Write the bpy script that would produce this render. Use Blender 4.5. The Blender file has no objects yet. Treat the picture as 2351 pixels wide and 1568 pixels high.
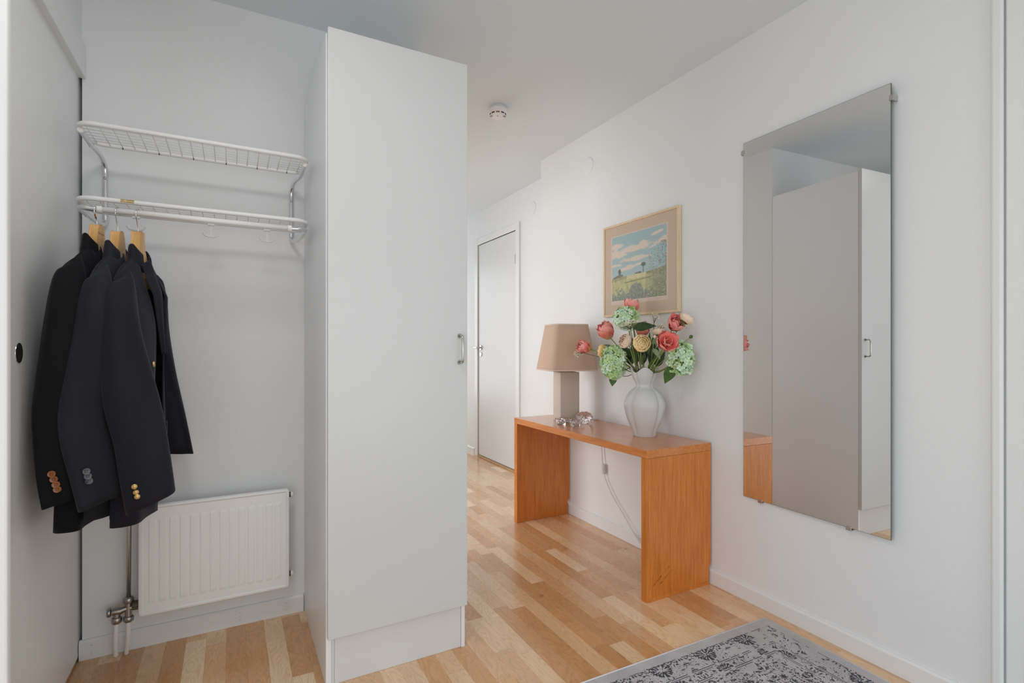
import bpy, math, random
from mathutils import Vector, Matrix, noise
random.seed(7)
R = math.radians
sc = bpy.context.scene
col = sc.collection
# ------------------------------------------------------------------ camera, world, lights, exposure
F_PX, YAW, V0, CX, EYE = 1190.83, 0.4952, 795.18, 1175.5, 1.125      # solved for a 2351 x 1568 frame
SN, CS = math.sin(YAW), math.cos(YAW); H_CEIL = 2.497
cd = bpy.data.cameras.new('camera'); cam = bpy.data.objects.new('camera', cd); col.objects.link(cam)
cam.location = (0, 0, EYE); cam.rotation_euler = (R(90), 0, -YAW)
cd.sensor_width = 36; cd.lens = 36 * F_PX / 2351; cd.shift_y = (V0 - 784) / 2351
cd.clip_start = 0.02; sc.camera = cam
w = bpy.data.worlds.new('world'); sc.world = w; w.use_nodes = True
w.node_tree.nodes['Background'].inputs[0].default_value = (0.86, 0.93, 1.0, 1)
w.node_tree.nodes['Background'].inputs[1].default_value = 0.8
def area(name, loc, rot, sx, sy, power, colr):
    l = bpy.data.lights.new(name, 'AREA'); l.shape = 'RECTANGLE'; l.size = sx; l.size_y = sy; l.energy = power; l.color = colr
    o = bpy.data.objects.new(name, l); col.objects.link(o); o.location = loc; o.rotation_euler = rot
    return o
area('daylight_rear_window', (0.9, -2.38, 1.00), (R(90), 0, 0), 1.9, 1.8, 18, (0.93, 0.97, 1.0))              # window behind the camera, faces +Y
area('added_side_fill', (-0.54, 0.05, 0.90), (R(90), 0, R(-90)), 1.5, 1.7, 15.5, (0.93, 0.97, 1.0))            # unseen fill added to brighten right wall and wardrobe side, faces +X
area('daylight_living_room', (-2.2, 3.55, 1.30), (R(90), 0, R(-90)), 2.6, 1.9, 80, (0.92, 0.96, 1.0))           # bright room through the hall opening, faces +X
area('daylight_hall_end', (1.5, 6.28, 1.3), (R(90), 0, R(180)), 1.1, 1.7, 14, (0.92, 0.96, 1.0))                # window at the hall's far end, faces -Y
area('added_ceiling_fill', (-0.10, 0.98, H_CEIL - .075), (0, 0, 0),   .44, .44, 7, (1.0, 0.985, 0.96)).data.shape = 'DISK'      # unseen ceiling light added to brighten the nook and floor, faces down
sc.view_settings.view_transform = 'Standard'; sc.view_settings.look = 'None'
sc.view_settings.exposure = -0.04; sc.view_settings.gamma = 1.0; sc.view_settings.use_curve_mapping = False
try:
    sc.cycles.use_denoising = True; sc.cycles.max_bounces = 14; sc.cycles.diffuse_bounces = 7; sc.cycles.glossy_bounces = 5
    sc.cycles.transmission_bounces = 10; sc.cycles.sample_clamp_indirect = 6
except Exception: pass

# ------------------------------------------------------------------ pixel helpers (a pixel gives a direction only)
def ray(u, v):
    a, b = (u - CX) / F_PX, -(v - V0) / F_PX
    return Vector((CS * a + SN, -SN * a + CS, b))
def on(u, v, axis, val):
    d = ray(u, v); o = Vector((0, 0, EYE)); return o + d * ((val - o[axis]) / d[axis])
def proj(p):
    r = CS * p[0] - SN * p[1]; f = SN * p[0] + CS * p[1]
    return CX + F_PX * r / f, V0 - F_PX * (p[2] - EYE) / f, f

# ------------------------------------------------------------------ object helpers
def link(o): col.objects.link(o); return o
def tag(o, label=None, cat=None, group=None, kind=None):
    if label: o['label'] = label
    if cat: o['category'] = cat
    if group: o['group'] = group
    if kind: o['kind'] = kind
    return o
def empty(name, loc, label=None, cat=None, group=None, kind=None, rot=None):
    o = link(bpy.data.objects.new(name, None)); o.location = loc; o.empty_display_size = 0.05
    if rot: o.rotation_euler = rot
    return tag(o, label, cat, group, kind)
def lm(o): return Matrix.LocRotScale(o.location, o.rotation_euler, o.scale)
def wm(o):
    m = lm(o)
    return m if o.parent is None else wm(o.parent) @ o.matrix_parent_inverse @ m
def put(o, parent, world=True):
    if parent is not None:
        o.parent = parent
        if world: o.matrix_parent_inverse = wm(parent).inverted()
    return o
class MB:
    def __init__(s): s.v = []; s.f = []; s.sm = []
    def add(s, vs, fs, smooth=False):
        n = len(s.v); s.v += [tuple(p) for p in vs]; s.f += [tuple(i + n for i in f) for f in fs]; s.sm += [smooth] * len(fs); return s
    def box(s, x0, x1, y0, y1, z0, z1):
        v = [(x, y, z) for z in (z0, z1) for y in (y0, y1) for x in (x0, x1)]
        return s.add(v, [(0, 2, 3, 1), (4, 5, 7, 6), (0, 1, 5, 4), (2, 6, 7, 3), (0, 4, 6, 2), (1, 3, 7, 5)])
    def grid(s, fn, nu, nv, closed_u=False, smooth=True):
        vs = [fn(i / (nu if closed_u else nu - 1), j / (nv - 1)) for j in range(nv) for i in range(nu)]
        fs = []
        for j in range(nv - 1):
            for i in range(nu if closed_u else nu - 1):
                k = (i + 1) % nu
                fs.append((j * nu + i, j * nu + k, (j + 1) * nu + k, (j + 1) * nu + i))
        return s.add(vs, fs, smooth)
    def rings(s, rs, cap0=True, cap1=True, smooth=True):
        n = len(rs[0]); vs = [p for r in rs for p in r]; fs = []
        for j in range(len(rs) - 1):
            for i in range(n):
                k = (i + 1) % n; fs.append((j * n + i, j * n + k, (j + 1) * n + k, (j + 1) * n + i))
        if cap0: fs.append(tuple(range(n - 1, -1, -1)))
        if cap1: fs.append(tuple(range((len(rs) - 1) * n, len(rs) * n)))
        return s.add(vs, fs, smooth)
    def tube(s, path, r, n=10, closed=False, cap=True):
        P = [Vector(p) for p in path]; rs = []; m = len(P)
        rad = r if isinstance(r, (list, tuple)) else [r] * m
        prev = None
        for i in range(m):
            if closed: t = P[(i + 1) % m] - P[i - 1]
            else: t = P[min(i + 1, m - 1)] - P[max(i - 1, 0)]
            t.normalize()
            if prev is None:
                up = Vector((0, 0, 1)) if abs(t.z) < .9 else Vector((1, 0, 0)); a = t.cross(up).normalized()
            else: a = (prev - t * prev.dot(t)).normalized()
            prev = a; b = t.cross(a)
            rs.append([P[i] + (a * math.cos(q) + b * math.sin(q)) * rad[i] for q in [2 * math.pi * k / n for k in range(n)]])
        if closed: rs.append(rs[0]); return s.rings(rs, False, False)
        return s.rings(rs, cap, cap)
    def lathe(s, prof, c=(0, 0, 0), n=32, ax=2):
        rs = []
        for r, z in prof:
            ring = []
            for k in range(n):
                q = 2 * math.pi * k / n; p = [r * math.cos(q), r * math.sin(q), z]
                if ax == 0: p = [p[2], p[0], p[1]]
                if ax == 1: p = [p[1], p[2], p[0]]
                ring.append((p[0] + c[0], p[1] + c[1], p[2] + c[2]))
            rs.append(ring)
        return s.rings(rs)
    def build(s, name, mat, parent=None, bevel=0, seg=2, sub=0, solid=0, world=True, smooth=None, auto=None):
        me = bpy.data.meshes.new(name); me.from_pydata(s.v, [], s.f)
        me.polygons.foreach_set('use_smooth', s.sm if smooth is None else [smooth] * len(s.f))
        me.materials.append(MAT[mat] if isinstance(mat, str) else mat); me.validate(); me.update()
        if auto:
            try: me.set_sharp_from_angle(angle=R(auto))
            except Exception: pass
        o = link(bpy.data.objects.new(name, me)); put(o, parent, world)
        if solid:
            m = o.modifiers.new('solid', 'SOLIDIFY'); m.thickness = solid; m.offset = 0
        if bevel:
            m = o.modifiers.new('bevel', 'BEVEL'); m.width = bevel; m.segments = seg; m.limit_method = 'ANGLE'; m.angle_limit = R(40); m.harden_normals = False
        if sub:
            m = o.modifiers.new('sub', 'SUBSURF'); m.levels = sub; m.render_levels = sub
        return o
def lerp(a, b, t): return a + (b - a) * t
def curve(pts, n):
    P = [Vector(p) for p in pts]; out = []
    P = [P[0] * 2 - P[1]] + P + [P[-1] * 2 - P[-2]]; seg = len(P) - 3
    for i in range(n):
        x = i / (n - 1) * seg; k = min(int(x), seg - 1); t = x - k
        a, b, c, d = P[k:k + 4]
        out.append(0.5 * ((2 * b) + (c - a) * t + (2 * a - 5 * b + 4 * c - d) * t * t + (3 * b - a - 3 * c + d) * t ** 3))
    return out
def table(pts, x):
    if x <= pts[0][0]: return pts[0][1]
    for (a, b), (c, d) in zip(pts, pts[1:]):
        if x <= c:
            t = (x - a) / (c - a); return lerp(b, d, t)
    return pts[-1][1]

# ------------------------------------------------------------------ materials
MAT = {}
def mat(name, base=(.8, .8, .8), rough=.5, metal=0, **kw):
    m = bpy.data.materials.new(name); m.use_nodes = True; MAT[name] = m
    b = m.node_tree.nodes['Principled BSDF']
    b.inputs['Base Color'].default_value = (*base, 1); b.inputs['Roughness'].default_value = rough; b.inputs['Metallic'].default_value = metal
    for k, v in kw.items(): b.inputs[k.replace('_', ' ')].default_value = v
    return m
def nd(m, t, **kw):
    n = m.node_tree.nodes.new(t)
    for k, v in kw.items():
        if k.startswith('i_'):
            n.inputs[int(k[2:]) if k[2:].isdigit() else k[2:].replace('_', ' ')].default_value = v
        else: setattr(n, k, v)
    return n
def lk(m, a, b): m.node_tree.links.new(a, b)
def bs(m): return m.node_tree.nodes['Principled BSDF']
def coords(m, scale=(1, 1, 1), kind='Object', rot=(0, 0, 0)):
    t = nd(m, 'ShaderNodeTexCoord'); mp = nd(m, 'ShaderNodeMapping')
    mp.inputs['Scale'].default_value = scale; mp.inputs['Rotation'].default_value = rot
    lk(m, t.outputs[kind], mp.inputs[0]); return mp.outputs[0]
def noise_t(m, vec, scale, detail=3, rough=.5, dist=0):
    n = nd(m, 'ShaderNodeTexNoise'); n.inputs['Scale'].default_value = scale; n.inputs['Detail'].default_value = detail
    n.inputs['Roughness'].default_value = rough; n.inputs['Distortion'].default_value = dist
    if vec is not None: lk(m, vec, n.inputs['Vector'])
    return n
def ramp(m, fac, stops, interp='LINEAR'):
    r = nd(m, 'ShaderNodeValToRGB'); e = r.color_ramp.elements; r.color_ramp.interpolation = interp
    while len(e) > 1: e.remove(e[-1])
    for i, (p, c) in enumerate(stops):
        if i == 0: x = e[0]; x.position = p
        else: x = e.new(p)
        x.color = (*c, 1) if len(c) == 3 else c
    lk(m, fac, r.inputs[0]); return r.outputs[0]
def bump(m, h, strength, dist=.001):
    b = nd(m, 'ShaderNodeBump'); b.inputs['Strength'].default_value = strength; b.inputs['Distance'].default_value = dist
    lk(m, h, b.inputs['Height']); lk(m, b.outputs[0], bs(m).inputs['Normal']); return b
def mathn(m, op, a, b=None, c=None):
    n = nd(m, 'ShaderNodeMath', operation=op)
    for i, x in enumerate((a, b, c)):
        if x is None: continue
        if isinstance(x, (int, float)): n.inputs[i].default_value = x
        else: lk(m, x, n.inputs[i])
    return n.outputs[0]
def mixc(m, fac, a, b, blend='MIX'):
    n = nd(m, 'ShaderNodeMix', data_type='RGBA', blend_type=blend)
    for i, x in ((0, fac), (6, a), (7, b)):
        if isinstance(x, (int, float)): n.inputs[i].default_value = x
        elif isinstance(x, tuple): n.inputs[i].default_value = (*x, 1)
        else: lk(m, x, n.inputs[i])
    return n.outputs[2]
def simple_bump(name, base, rough, scale, strength, dist=.001, stretch=(1, 1, 1), **kw):
    m = mat(name, base, rough, **kw); n = noise_t(m, coords(m, stretch), scale, 2); bump(m, n.outputs[0], strength, dist); return m

def wallpaper(name, base):                                   # woven glass-fibre wallpaper under matt white paint
    m = mat(name, base, .62)
    v = coords(m)
    ns = noise_t(m, v, 190, 2, .6)
    w1 = nd(m, 'ShaderNodeTexWave', wave_type='BANDS', bands_direction='Z'); w1.inputs['Scale'].default_value = 95; w1.inputs['Distortion'].default_value = 3; w1.inputs['Detail Scale'].default_value = 6
    w2 = nd(m, 'ShaderNodeTexWave', wave_type='BANDS', bands_direction='DIAGONAL'); w2.inputs['Scale'].default_value = 80; w2.inputs['Distortion'].default_value = 2
    lk(m, v, w1.inputs[0]); lk(m, v, w2.inputs[0])
    h = mathn(m, 'ADD', mathn(m, 'MULTIPLY', w1.outputs['Fac'], w2.outputs['Fac']), mathn(m, 'MULTIPLY', ns.outputs[0], 1.3))
    bump(m, h, .22, .0008)
    big = noise_t(m, v, 1.1, 2)
    c = ramp(m, big.outputs[0], [(.3, tuple(x * .975 for x in base)), (.7, base)])
    lk(m, c, bs(m).inputs['Base Color'])
    return m
wallpaper('wallpaper', (.81, .82, .825))
simple_bump('ceiling_paint', (.72, .77, .80), .8, 260, .12, .0006)
mat('trim_paint', (.79, .80, .80), .36)
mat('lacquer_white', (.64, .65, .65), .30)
mat('plinth_white', (.70, .71, .715), .30)
mat('side_laminate', (.83, .84, .86), .28)  # separate bluish finish, set paler than the door to offset weak light there
mat('sliding_white', (.84, .845, .845), .36)
mat('door_white', (.70, .71, .71), .38)
mat('enamel_white', (.87, .87, .86), .38)
mat('plastic_white', (.82, .81, .80), .42)
mat('rack_white', (.83, .825, .82), .34)
mat('gap_dark', (.004, .004, .004), .9)
mat('slot_dark', (.03, .028, .026), .8)
mat('chrome', (.78, .78, .79), .10, 1)
mat('steel', (.55, .54, .52), .24, 1)
mat('dull_nickel', (.38, .36, .34), .32, 1)
mat('old_brass', (.13, .12, .085), .55, .7)
mat('gold', (.80, .55, .22), .25, 1)
mat('mirror', (.85, .86, .855), .0, 1)
mat('mirror_edge', (.10, .13, .12), .2)
mat('red_lens', (.28, .03, .03), .25)
mat('lining', (.006, .006, .008), .7)
mat('cord_white', (.70, .68, .64), .5)
mat('bone_button', (.30, .105, .03), .30)
mat('gold_button', (.75, .50, .22), .32, .8)
mat('grey_button', (.10, .105, .12), .32)
mat('clear_glass', (.98, .97, .98), .02, Transmission_Weight=1.0, IOR=1.5)
mat('picture_glass', (1, 1, 1), .02, Transmission_Weight=1.0, IOR=1.02, Alpha=.06)
mat('print_ink', (.12, .07, .04), .7)

def wool(name, base, sheen):
    m = mat(name, base, .82, Sheen_Weight=sheen, Sheen_Roughness=.45, Sheen_Tint=(.75, .75, .9, 1))
    bs(m).inputs['Specular IOR Level'].default_value = .22
    n = noise_t(m, coords(m), 900, 2); bump(m, n.outputs[0], .25, .0008)
    big = noise_t(m, coords(m, (9, 9, 3)), 1.5, 3)
    lk(m, ramp(m, big.outputs[0], [(.3, tuple(x * .8 for x in base)), (.75, tuple(x * 1.25 for x in base))]), bs(m).inputs['Base Color'])
wool('wool_black', (.0048, .0050, .0070), .05)
wool('wool_charcoal', (.0175, .0187, .0245), .10)
wool('wool_navy', (.0140, .0135, .0195), .10)

def wood(name, c0, c1, c2, gscale, along, rough=.35, coat=0):
    m = mat(name, c1, rough)
    st = [1, 1, 1]; st[along] = .06
    v = coords(m, tuple(x * gscale for x in st))
    n1 = noise_t(m, v, 14, 4, .65, .4); n2 = noise_t(m, v, 90, 2, .5)
    f = mathn(m, 'ADD', mathn(m, 'MULTIPLY', n1.outputs[0], .75), mathn(m, 'MULTIPLY', n2.outputs[0], .25))
    lk(m, ramp(m, f, [(.34, c0), (.5, c1), (.66, c2)]), bs(m).inputs['Base Color'])
    bump(m, n2.outputs[0], .06, .0005)
    bs(m).inputs['Coat Weight'].default_value = coat; bs(m).inputs['Coat Roughness'].default_value = .2
    return m
for nm, al in (('veneer_upright', 2), ('veneer_lengthwise', 1)):
    wood(nm, (.49, .132, .013), (.62, .194, .024), (.72, .258, .040), 6, al, .30, .25 if al == 2 else .8)
wood('beech', (.62, .33, .10), (.72, .42, .15), (.80, .50, .21), 3, 2, .38)
wood('beech_dark', (.40, .17, .04), (.52, .25, .07), (.60, .31, .10), 3, 2, .38)
wood('oak_threshold', (.40, .22, .08), (.50, .29, .12), (.58, .36, .17), 2, 1, .35)
wood('frame_wood', (.66, .50, .30), (.74, .58, .37), (.80, .65, .44), 3, 2, .30)

def parquet():
    m = mat('oak_parquet', (.5, .3, .15), .26)
    at = nd(m, 'ShaderNodeAttribute', attribute_name='tone')
    sep = nd(m, 'ShaderNodeSeparateColor'); lk(m, at.outputs['Color'], sep.inputs[0])
    tone, hue, seed = sep.outputs
    tc = nd(m, 'ShaderNodeTexCoord'); off = nd(m, 'ShaderNodeCombineXYZ')
    lk(m, mathn(m, 'MULTIPLY', seed, 37.), off.inputs[0]); lk(m, mathn(m, 'MULTIPLY', seed, 91.), off.inputs[1]); lk(m, mathn(m, 'MULTIPLY', seed, 13.), off.inputs[2])
    va = nd(m, 'ShaderNodeVectorMath', operation='ADD'); lk(m, tc.outputs['Object'], va.inputs[0]); lk(m, off.outputs[0], va.inputs[1])
    mp = nd(m, 'ShaderNodeMapping'); mp.inputs['Scale'].default_value = (1, .07, 1); lk(m, va.outputs[0], mp.inputs[0])
    mp2 = nd(m, 'ShaderNodeMapping'); mp2.inputs['Scale'].default_value = (1, .2, 1); lk(m, va.outputs[0], mp2.inputs[0])
    warp = noise_t(m, mp2.outputs[0], 14, 2, .45)                 # cathedral arcs: contour lines of a stretched noise
    arcs = mathn(m, 'FRACT', mathn(m, 'MULTIPLY', warp.outputs[0], 19.))
    arcs = mathn(m, 'POWER', mathn(m, 'ABSOLUTE', mathn(m, 'SUBTRACT', mathn(m, 'MULTIPLY', arcs, 2.), 1.)), 2.5)
    fine = noise_t(m, mp.outputs[0], 520, 3, .6); mid = noise_t(m, mp.outputs[0], 120, 3, .6)
    g = mathn(m, 'ADD', mathn(m, 'MULTIPLY', arcs, .30), mathn(m, 'ADD', mathn(m, 'MULTIPLY', fine.outputs[0], .45), mathn(m, 'MULTIPLY', mid.outputs[0], .35)))
    light = mixc(m, tone, (.60, .295, .108), (.97, .755, .51))
    light = mixc(m, mathn(m, 'MULTIPLY', hue, .45), light, (.80, .41, .15))
    dark = mixc(m, 1.0, light, (.74, .665, .58), 'MULTIPLY')
    c = mixc(m, ramp(m, g, [(.34, (0, 0, 0)), (.80, (1, 1, 1))]), light, dark)
    vo = nd(m, 'ShaderNodeTexVoronoi'); vo.inputs['Scale'].default_value = 7.5
    mp3 = nd(m, 'ShaderNodeMapping'); mp3.inputs['Scale'].default_value = (1, .55, 1); lk(m, va.outputs[0], mp3.inputs[0])
    wob = noise_t(m, va.outputs[0], 40, 2); wv = nd(m, 'ShaderNodeVectorMath', operation='MULTIPLY_ADD')
    lk(m, wob.outputs['Color'], wv.inputs[0]); wv.inputs[1].default_value = (.03, .03, .03); lk(m, mp3.outputs[0], wv.inputs[2])
    lk(m, wv.outputs[0], vo.inputs['Vector'])
    knot = ramp(m, vo.outputs['Distance'], [(.018, (1, 1, 1)), (.055, (.28, .28, .28)), (.12, (0, 0, 0))])
    pick = mathn(m, 'GREATER_THAN', nd_sep(m, vo.outputs['Color']), .66)
    c = mixc(m, mathn(m, 'MULTIPLY', knot, pick), c, (.13, .055, .02))
    lk(m, c, bs(m).inputs['Base Color'])
    lk(m, ramp(m, fine.outputs[0], [(.3, (.22, .22, .22)), (.7, (.33, .33, .33))]), bs(m).inputs['Roughness'])
    bump(m, g, .05, .0004)
    bs(m).inputs['Coat Weight'].default_value = .6; bs(m).inputs['Coat Roughness'].default_value = .16
def nd_sep(m, s):
    x = nd(m, 'ShaderNodeSeparateColor'); lk(m, s, x.inputs[0]); return x.outputs[0]
parquet()

def linen(name, base, scale=420):
    m = mat(name, base, .85)
    v = coords(m)
    a = noise_t(m, coords(m, (1, 1, 14)), scale * .5, 2); b = noise_t(m, coords(m, (14, 14, 1)), scale * .16, 2)
    h = mathn(m, 'ADD', a.outputs[0], b.outputs[0]); bump(m, h, .25, .0006)
    lk(m, ramp(m, mathn(m, 'MULTIPLY', h, .5), [(.35, tuple(x * .90 for x in base)), (.65, tuple(min(1, x * 1.06) for x in base))]), bs(m).inputs['Base Color'])
    return m
linen('shade_linen', (.62, .435, .325))
linen('shade_trim', (.72, .56, .45))
simple_bump('lamp_ceramic', (.56, .465, .40), .55, 60, .06, .001)
simple_bump('mat_board', (.59, .465, .36), .9, 300, .08, .0004)
mat('print_paper', (.66, .55, .47), .9)
mat('vase_ceramic', (.62, .625, .62), .40)

def petal_mat(name, tip, mid, base, k=1.0):
    m = mat(name, mid, .55, Subsurface_Weight=.12, Subsurface_Scale=.006)
    tc = nd(m, 'ShaderNodeTexCoord'); sx = nd(m, 'ShaderNodeSeparateXYZ'); lk(m, tc.outputs['Generated'], sx.inputs[0])
    n = noise_t(m, coords(m, (60, 60, 12)), 8, 3)
    f = mathn(m, 'ADD', sx.outputs[2], mathn(m, 'MULTIPLY', mathn(m, 'SUBTRACT', n.outputs[0], .5), .35))
    lk(m, ramp(m, f, [(.04, base), (.38, mid), (.95, tip)]), bs(m).inputs['Base Color'])
petal_mat('petal_coral', (.98, .44, .39), (.92, .25, .215), (.88, .66, .38))
petal_mat('petal_coral_pale', (.95, .42, .32), (.92, .32, .23), (.85, .62, .34))
petal_mat('petal_apricot', (1.0, .78, .62), (1.0, .75, .57), (.9, .62, .36))
petal_mat('petal_yellow', (1.0, .78, .40), (1.0, .72, .30), (.95, .55, .12))
petal_mat('petal_cream', (.93, .72, .54), (.92, .72, .56), (.80, .66, .44))
simple_bump('floret_green', (.62, .82, .50), .6, 300, .1, .0005, Subsurface_Weight=.12, Subsurface_Scale=.005)
simple_bump('floret_mint', (.70, .88, .68), .6, 300, .1, .0005, Subsurface_Weight=.12, Subsurface_Scale=.005)
simple_bump('floret_lime', (.52, .74, .32), .6, 300, .1, .0005, Subsurface_Weight=.12, Subsurface_Scale=.005)
simple_bump('lace_white', (.92, .90, .76), .7, 300, .1, .0005)
simple_bump('stem_green', (.24, .32, .09), .5, 200, .1, .0005)
simple_bump('stem_dark', (.075, .085, .025), .5, 200, .1, .0005)
def leaf_mat(name, a, b):
    m = mat(name, a, .38); n = noise_t(m, coords(m, (1, 1, 1)), 60, 3)
    lk(m, ramp(m, n.outputs[0], [(.35, a), (.7, b)]), bs(m).inputs['Base Color'])
leaf_mat('leaf_dark', (.012, .040, .008), (.035, .085, .014))
leaf_mat('leaf_mid', (.035, .10, .015), (.085, .17, .028))
leaf_mat('leaf_sage', (.22, .29, .17), (.33, .40, .25))

def rug_mat():
    m = mat('rug_pile', (.4, .4, .4), .95, Sheen_Weight=.03)
    tc = nd(m, 'ShaderNodeTexCoord'); sp = nd(m, 'ShaderNodeSeparateXYZ'); lk(m, tc.outputs['Object'], sp.inputs[0])
    px, py = sp.outputs[0], sp.outputs[1]                       # local metres from the rug's far right corner: x<0, y<0
    ex = mathn(m, 'MULTIPLY', px, -1.); ey = mathn(m, 'MULTIPLY', py, -1.)
    e = mathn(m, 'MINIMUM', ex, ey)                             # distance to the nearer of the two edges
    q = mathn(m, 'MAXIMUM', ex, ey)                             # distance along that edge
    # motif space: mirrored repeats along the border
    per = .21
    fx = mathn(m, 'PINGPONG', q, per / 2)
    cb = nd(m, 'ShaderNodeCombineXYZ'); lk(m, fx, cb.inputs[0]); lk(m, e, cb.inputs[1])
    mot = nd(m, 'ShaderNodeTexVoronoi', feature='F1'); mot.inputs['Scale'].default_value = 80
    wob = noise_t(m, cb.outputs[0], 55, 2); wv = nd(m, 'ShaderNodeVectorMath', operation='MULTIPLY_ADD')
    lk(m, wob.outputs['Color'], wv.inputs[0]); wv.inputs[1].default_value = (.028, .028, .028); lk(m, cb.outputs[0], wv.inputs[2])
    lk(m, wv.outputs[0], mot.inputs['Vector'])
    blob = mathn(m, 'LESS_THAN', mot.outputs['Distance'], .36)
    fine = noise_t(m, cb.outputs[0], 95, 3, .55, .8)
    curl = mathn(m, 'GREATER_THAN', fine.outputs[0], .565)
    orn = mathn(m, 'MAXIMUM', mathn(m, 'MULTIPLY', blob, mathn(m, 'GREATER_THAN', noise_t(m, cb.outputs[0], 16, 1).outputs[0], .47)), curl)
    # flower heads: radial petals about the middle of each repeat
    dx = mathn(m, 'SUBTRACT', fx, .0); dy = mathn(m, 'SUBTRACT', mathn(m, 'PINGPONG', mathn(m, 'SUBTRACT', e, .02), .1), .055)
    rr = mathn(m, 'SQRT', mathn(m, 'ADD', mathn(m, 'MULTIPLY', dx, dx), mathn(m, 'MULTIPLY', dy, dy)))
    an = mathn(m, 'ARCTAN2', dy, dx); pet = mathn(m, 'GREATER_THAN', mathn(m, 'SINE', mathn(m, 'MULTIPLY', an, 14.)), .0)
    inr = mathn(m, 'MULTIPLY', mathn(m, 'LESS_THAN', rr, .034), mathn(m, 'GREATER_THAN', rr, .010))
    orn = mathn(m, 'MAXIMUM', orn, mathn(m, 'MULTIPLY', pet, inr))
    # worn: larger noise takes ornament away, more so near the corner; plain strip along the edges
    wear = noise_t(m, tc.outputs['Object'], 9, 4, .65)
    keep = mathn(m, 'GREATER_THAN', mathn(m, 'ADD', wear.outputs[0], mathn(m, 'MULTIPLY', mathn(m, 'MINIMUM', q, .5), .18)), .49)
    body = mathn(m, 'GREATER_THAN', e, .040)
    orn = mathn(m, 'MULTIPLY', mathn(m, 'MULTIPLY', orn, keep), body)
    def line(at, wd):
        return mathn(m, 'LESS_THAN', mathn(m, 'ABSOLUTE', mathn(m, 'SUBTRACT', e, at)), wd)
    lines = mathn(m, 'MAXIMUM', mathn(m, 'MAXIMUM', line(.128, .0016), line(.136, .0014)), mathn(m, 'MAXIMUM', line(.172, .0016), line(.180, .0014)))
    lines = mathn(m, 'MAXIMUM', lines, line(.046, .0013))
    dash = mathn(m, 'GREATER_THAN', noise_t(m, tc.outputs['Object'], 38, 3).outputs[0], .46)
    clear = mathn(m, 'LESS_THAN', mathn(m, 'ABSOLUTE', mathn(m, 'SUBTRACT', e, .132)), .0075)
    clear2 = mathn(m, 'LESS_THAN', mathn(m, 'ABSOLUTE', mathn(m, 'SUBTRACT', e, .176)), .0075)
    orn = mathn(m, 'MULTIPLY', orn, mathn(m, 'SUBTRACT', 1., mathn(m, 'MAXIMUM', clear, clear2)))
    pat = mathn(m, 'MAXIMUM', orn, mathn(m, 'MULTIPLY', lines, dash))
    pile = noise_t(m, tc.outputs['Object'], 420, 3, .7); cloud = noise_t(m, tc.outputs['Object'], 7, 3)
    ground = ramp(m, mathn(m, 'ADD', mathn(m, 'MULTIPLY', pile.outputs[0], .6), mathn(m, 'MULTIPLY', cloud.outputs[0], .4)), [(.35, (.37, .362, .375)), (.65, (.62, .61, .63))])
    ink = ramp(m, pile.outputs[0], [(.3, (.008, .007, .014)), (.7, (.03, .027, .045))])
    lk(m, mixc(m, mathn(m, 'MULTIPLY', pat, .94), ground, ink), bs(m).inputs['Base Color'])
    bump(m, pile.outputs[0], .5, .002)
rug_mat()
simple_bump('rug_binding', (.78, .77, .80), .95, 500, .5, .002)
m = mat('gold_foil', (.62, .47, .22), .4, .55)

# ------------------------------------------------------------------ the setting
XR, XD, YC, YK, H = 2.011, 2.226, 3.273, 2.376, 2.497
XL = -.484                                             # face of the sliding door
YB, YE = -2.45, 6.35                                   # rear and far ends
def struct(name, mb, mt, parent=None, **kw):
    o = mb.build(name, mt, parent, **kw)
    if parent is None: o['kind'] = 'structure'
    return o
floor = struct('floor', MB().box(-2.4, 2.4, YB - .1, YE + .1, -.12, -.0125), 'gap_dark')
struct('ceiling', MB().box(-2.4, 2.4, YB - .1, YE + .1, H, H + .12), 'ceiling_paint')
struct('wall_right', MB().box(XR, XR + .4, .56, YC, 0, H).box(XR, XR + .4, YB, -.34, 0, H).box(XR, XR + .4, -.34, .56, 2.12, H), 'wallpaper')
struct('wall_hall_right', MB().box(XD, XD + .2, YC, 4.03, 0, H).box(XD, XD + .2, 4.838, YE, 0, H).box(XD, XD + .2, 4.03, 4.838, 2.155, H), 'wallpaper')
struct('wall_back', MB().box(-.474, .771, YK, YK + .1, 0, H), 'wallpaper')
struct('wall_hall_left', MB().box(.671, .771, YK + .1, 2.66, 0, H).box(.671, .771, 4.15, YE, 0, H).box(.671, .771, 2.66, 4.15, 2.14, H), 'wallpaper')
struct('wall_left', MB().box(-.62, -.53, .84, 2.66, 0, H).box(-.62, -.53, YB, -.74, 0, H).box(-.62, -.53, -.74, .84, 2.26, H).box(-.53, -.474, 1.2, YK, 2.2, H), 'wallpaper')
struct('wall_hall_end', MB().box(-2.4, 2.4, YE, YE + .1, 0, .35).box(-2.4, 2.4, YE, YE + .1, 2.2, H).box(-2.4, .9, YE, YE + .1, .35, 2.2).box(2.1, 2.4, YE, YE + .1, .35, 2.2), 'wallpaper')
struct('wall_rear', MB().box(-.6, 2.4, YB - .1, YB, 0, .06).box(-.6, 2.4, YB - .1, YB, 2.0, H).box(-.6, -.1, YB - .1, YB, .06, 2.0).box(1.9, 2.4, YB - .1, YB, .06, 2.0), 'wallpaper')
struct('wall_living_room', MB().box(-2.4, -2.3, 2.66, YE, 0, H).box(-2.4, -.53, 2.6, 2.66, 0, H).box(-.53, .671, 2.56, 2.66, 0, H), 'wallpaper')

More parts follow.
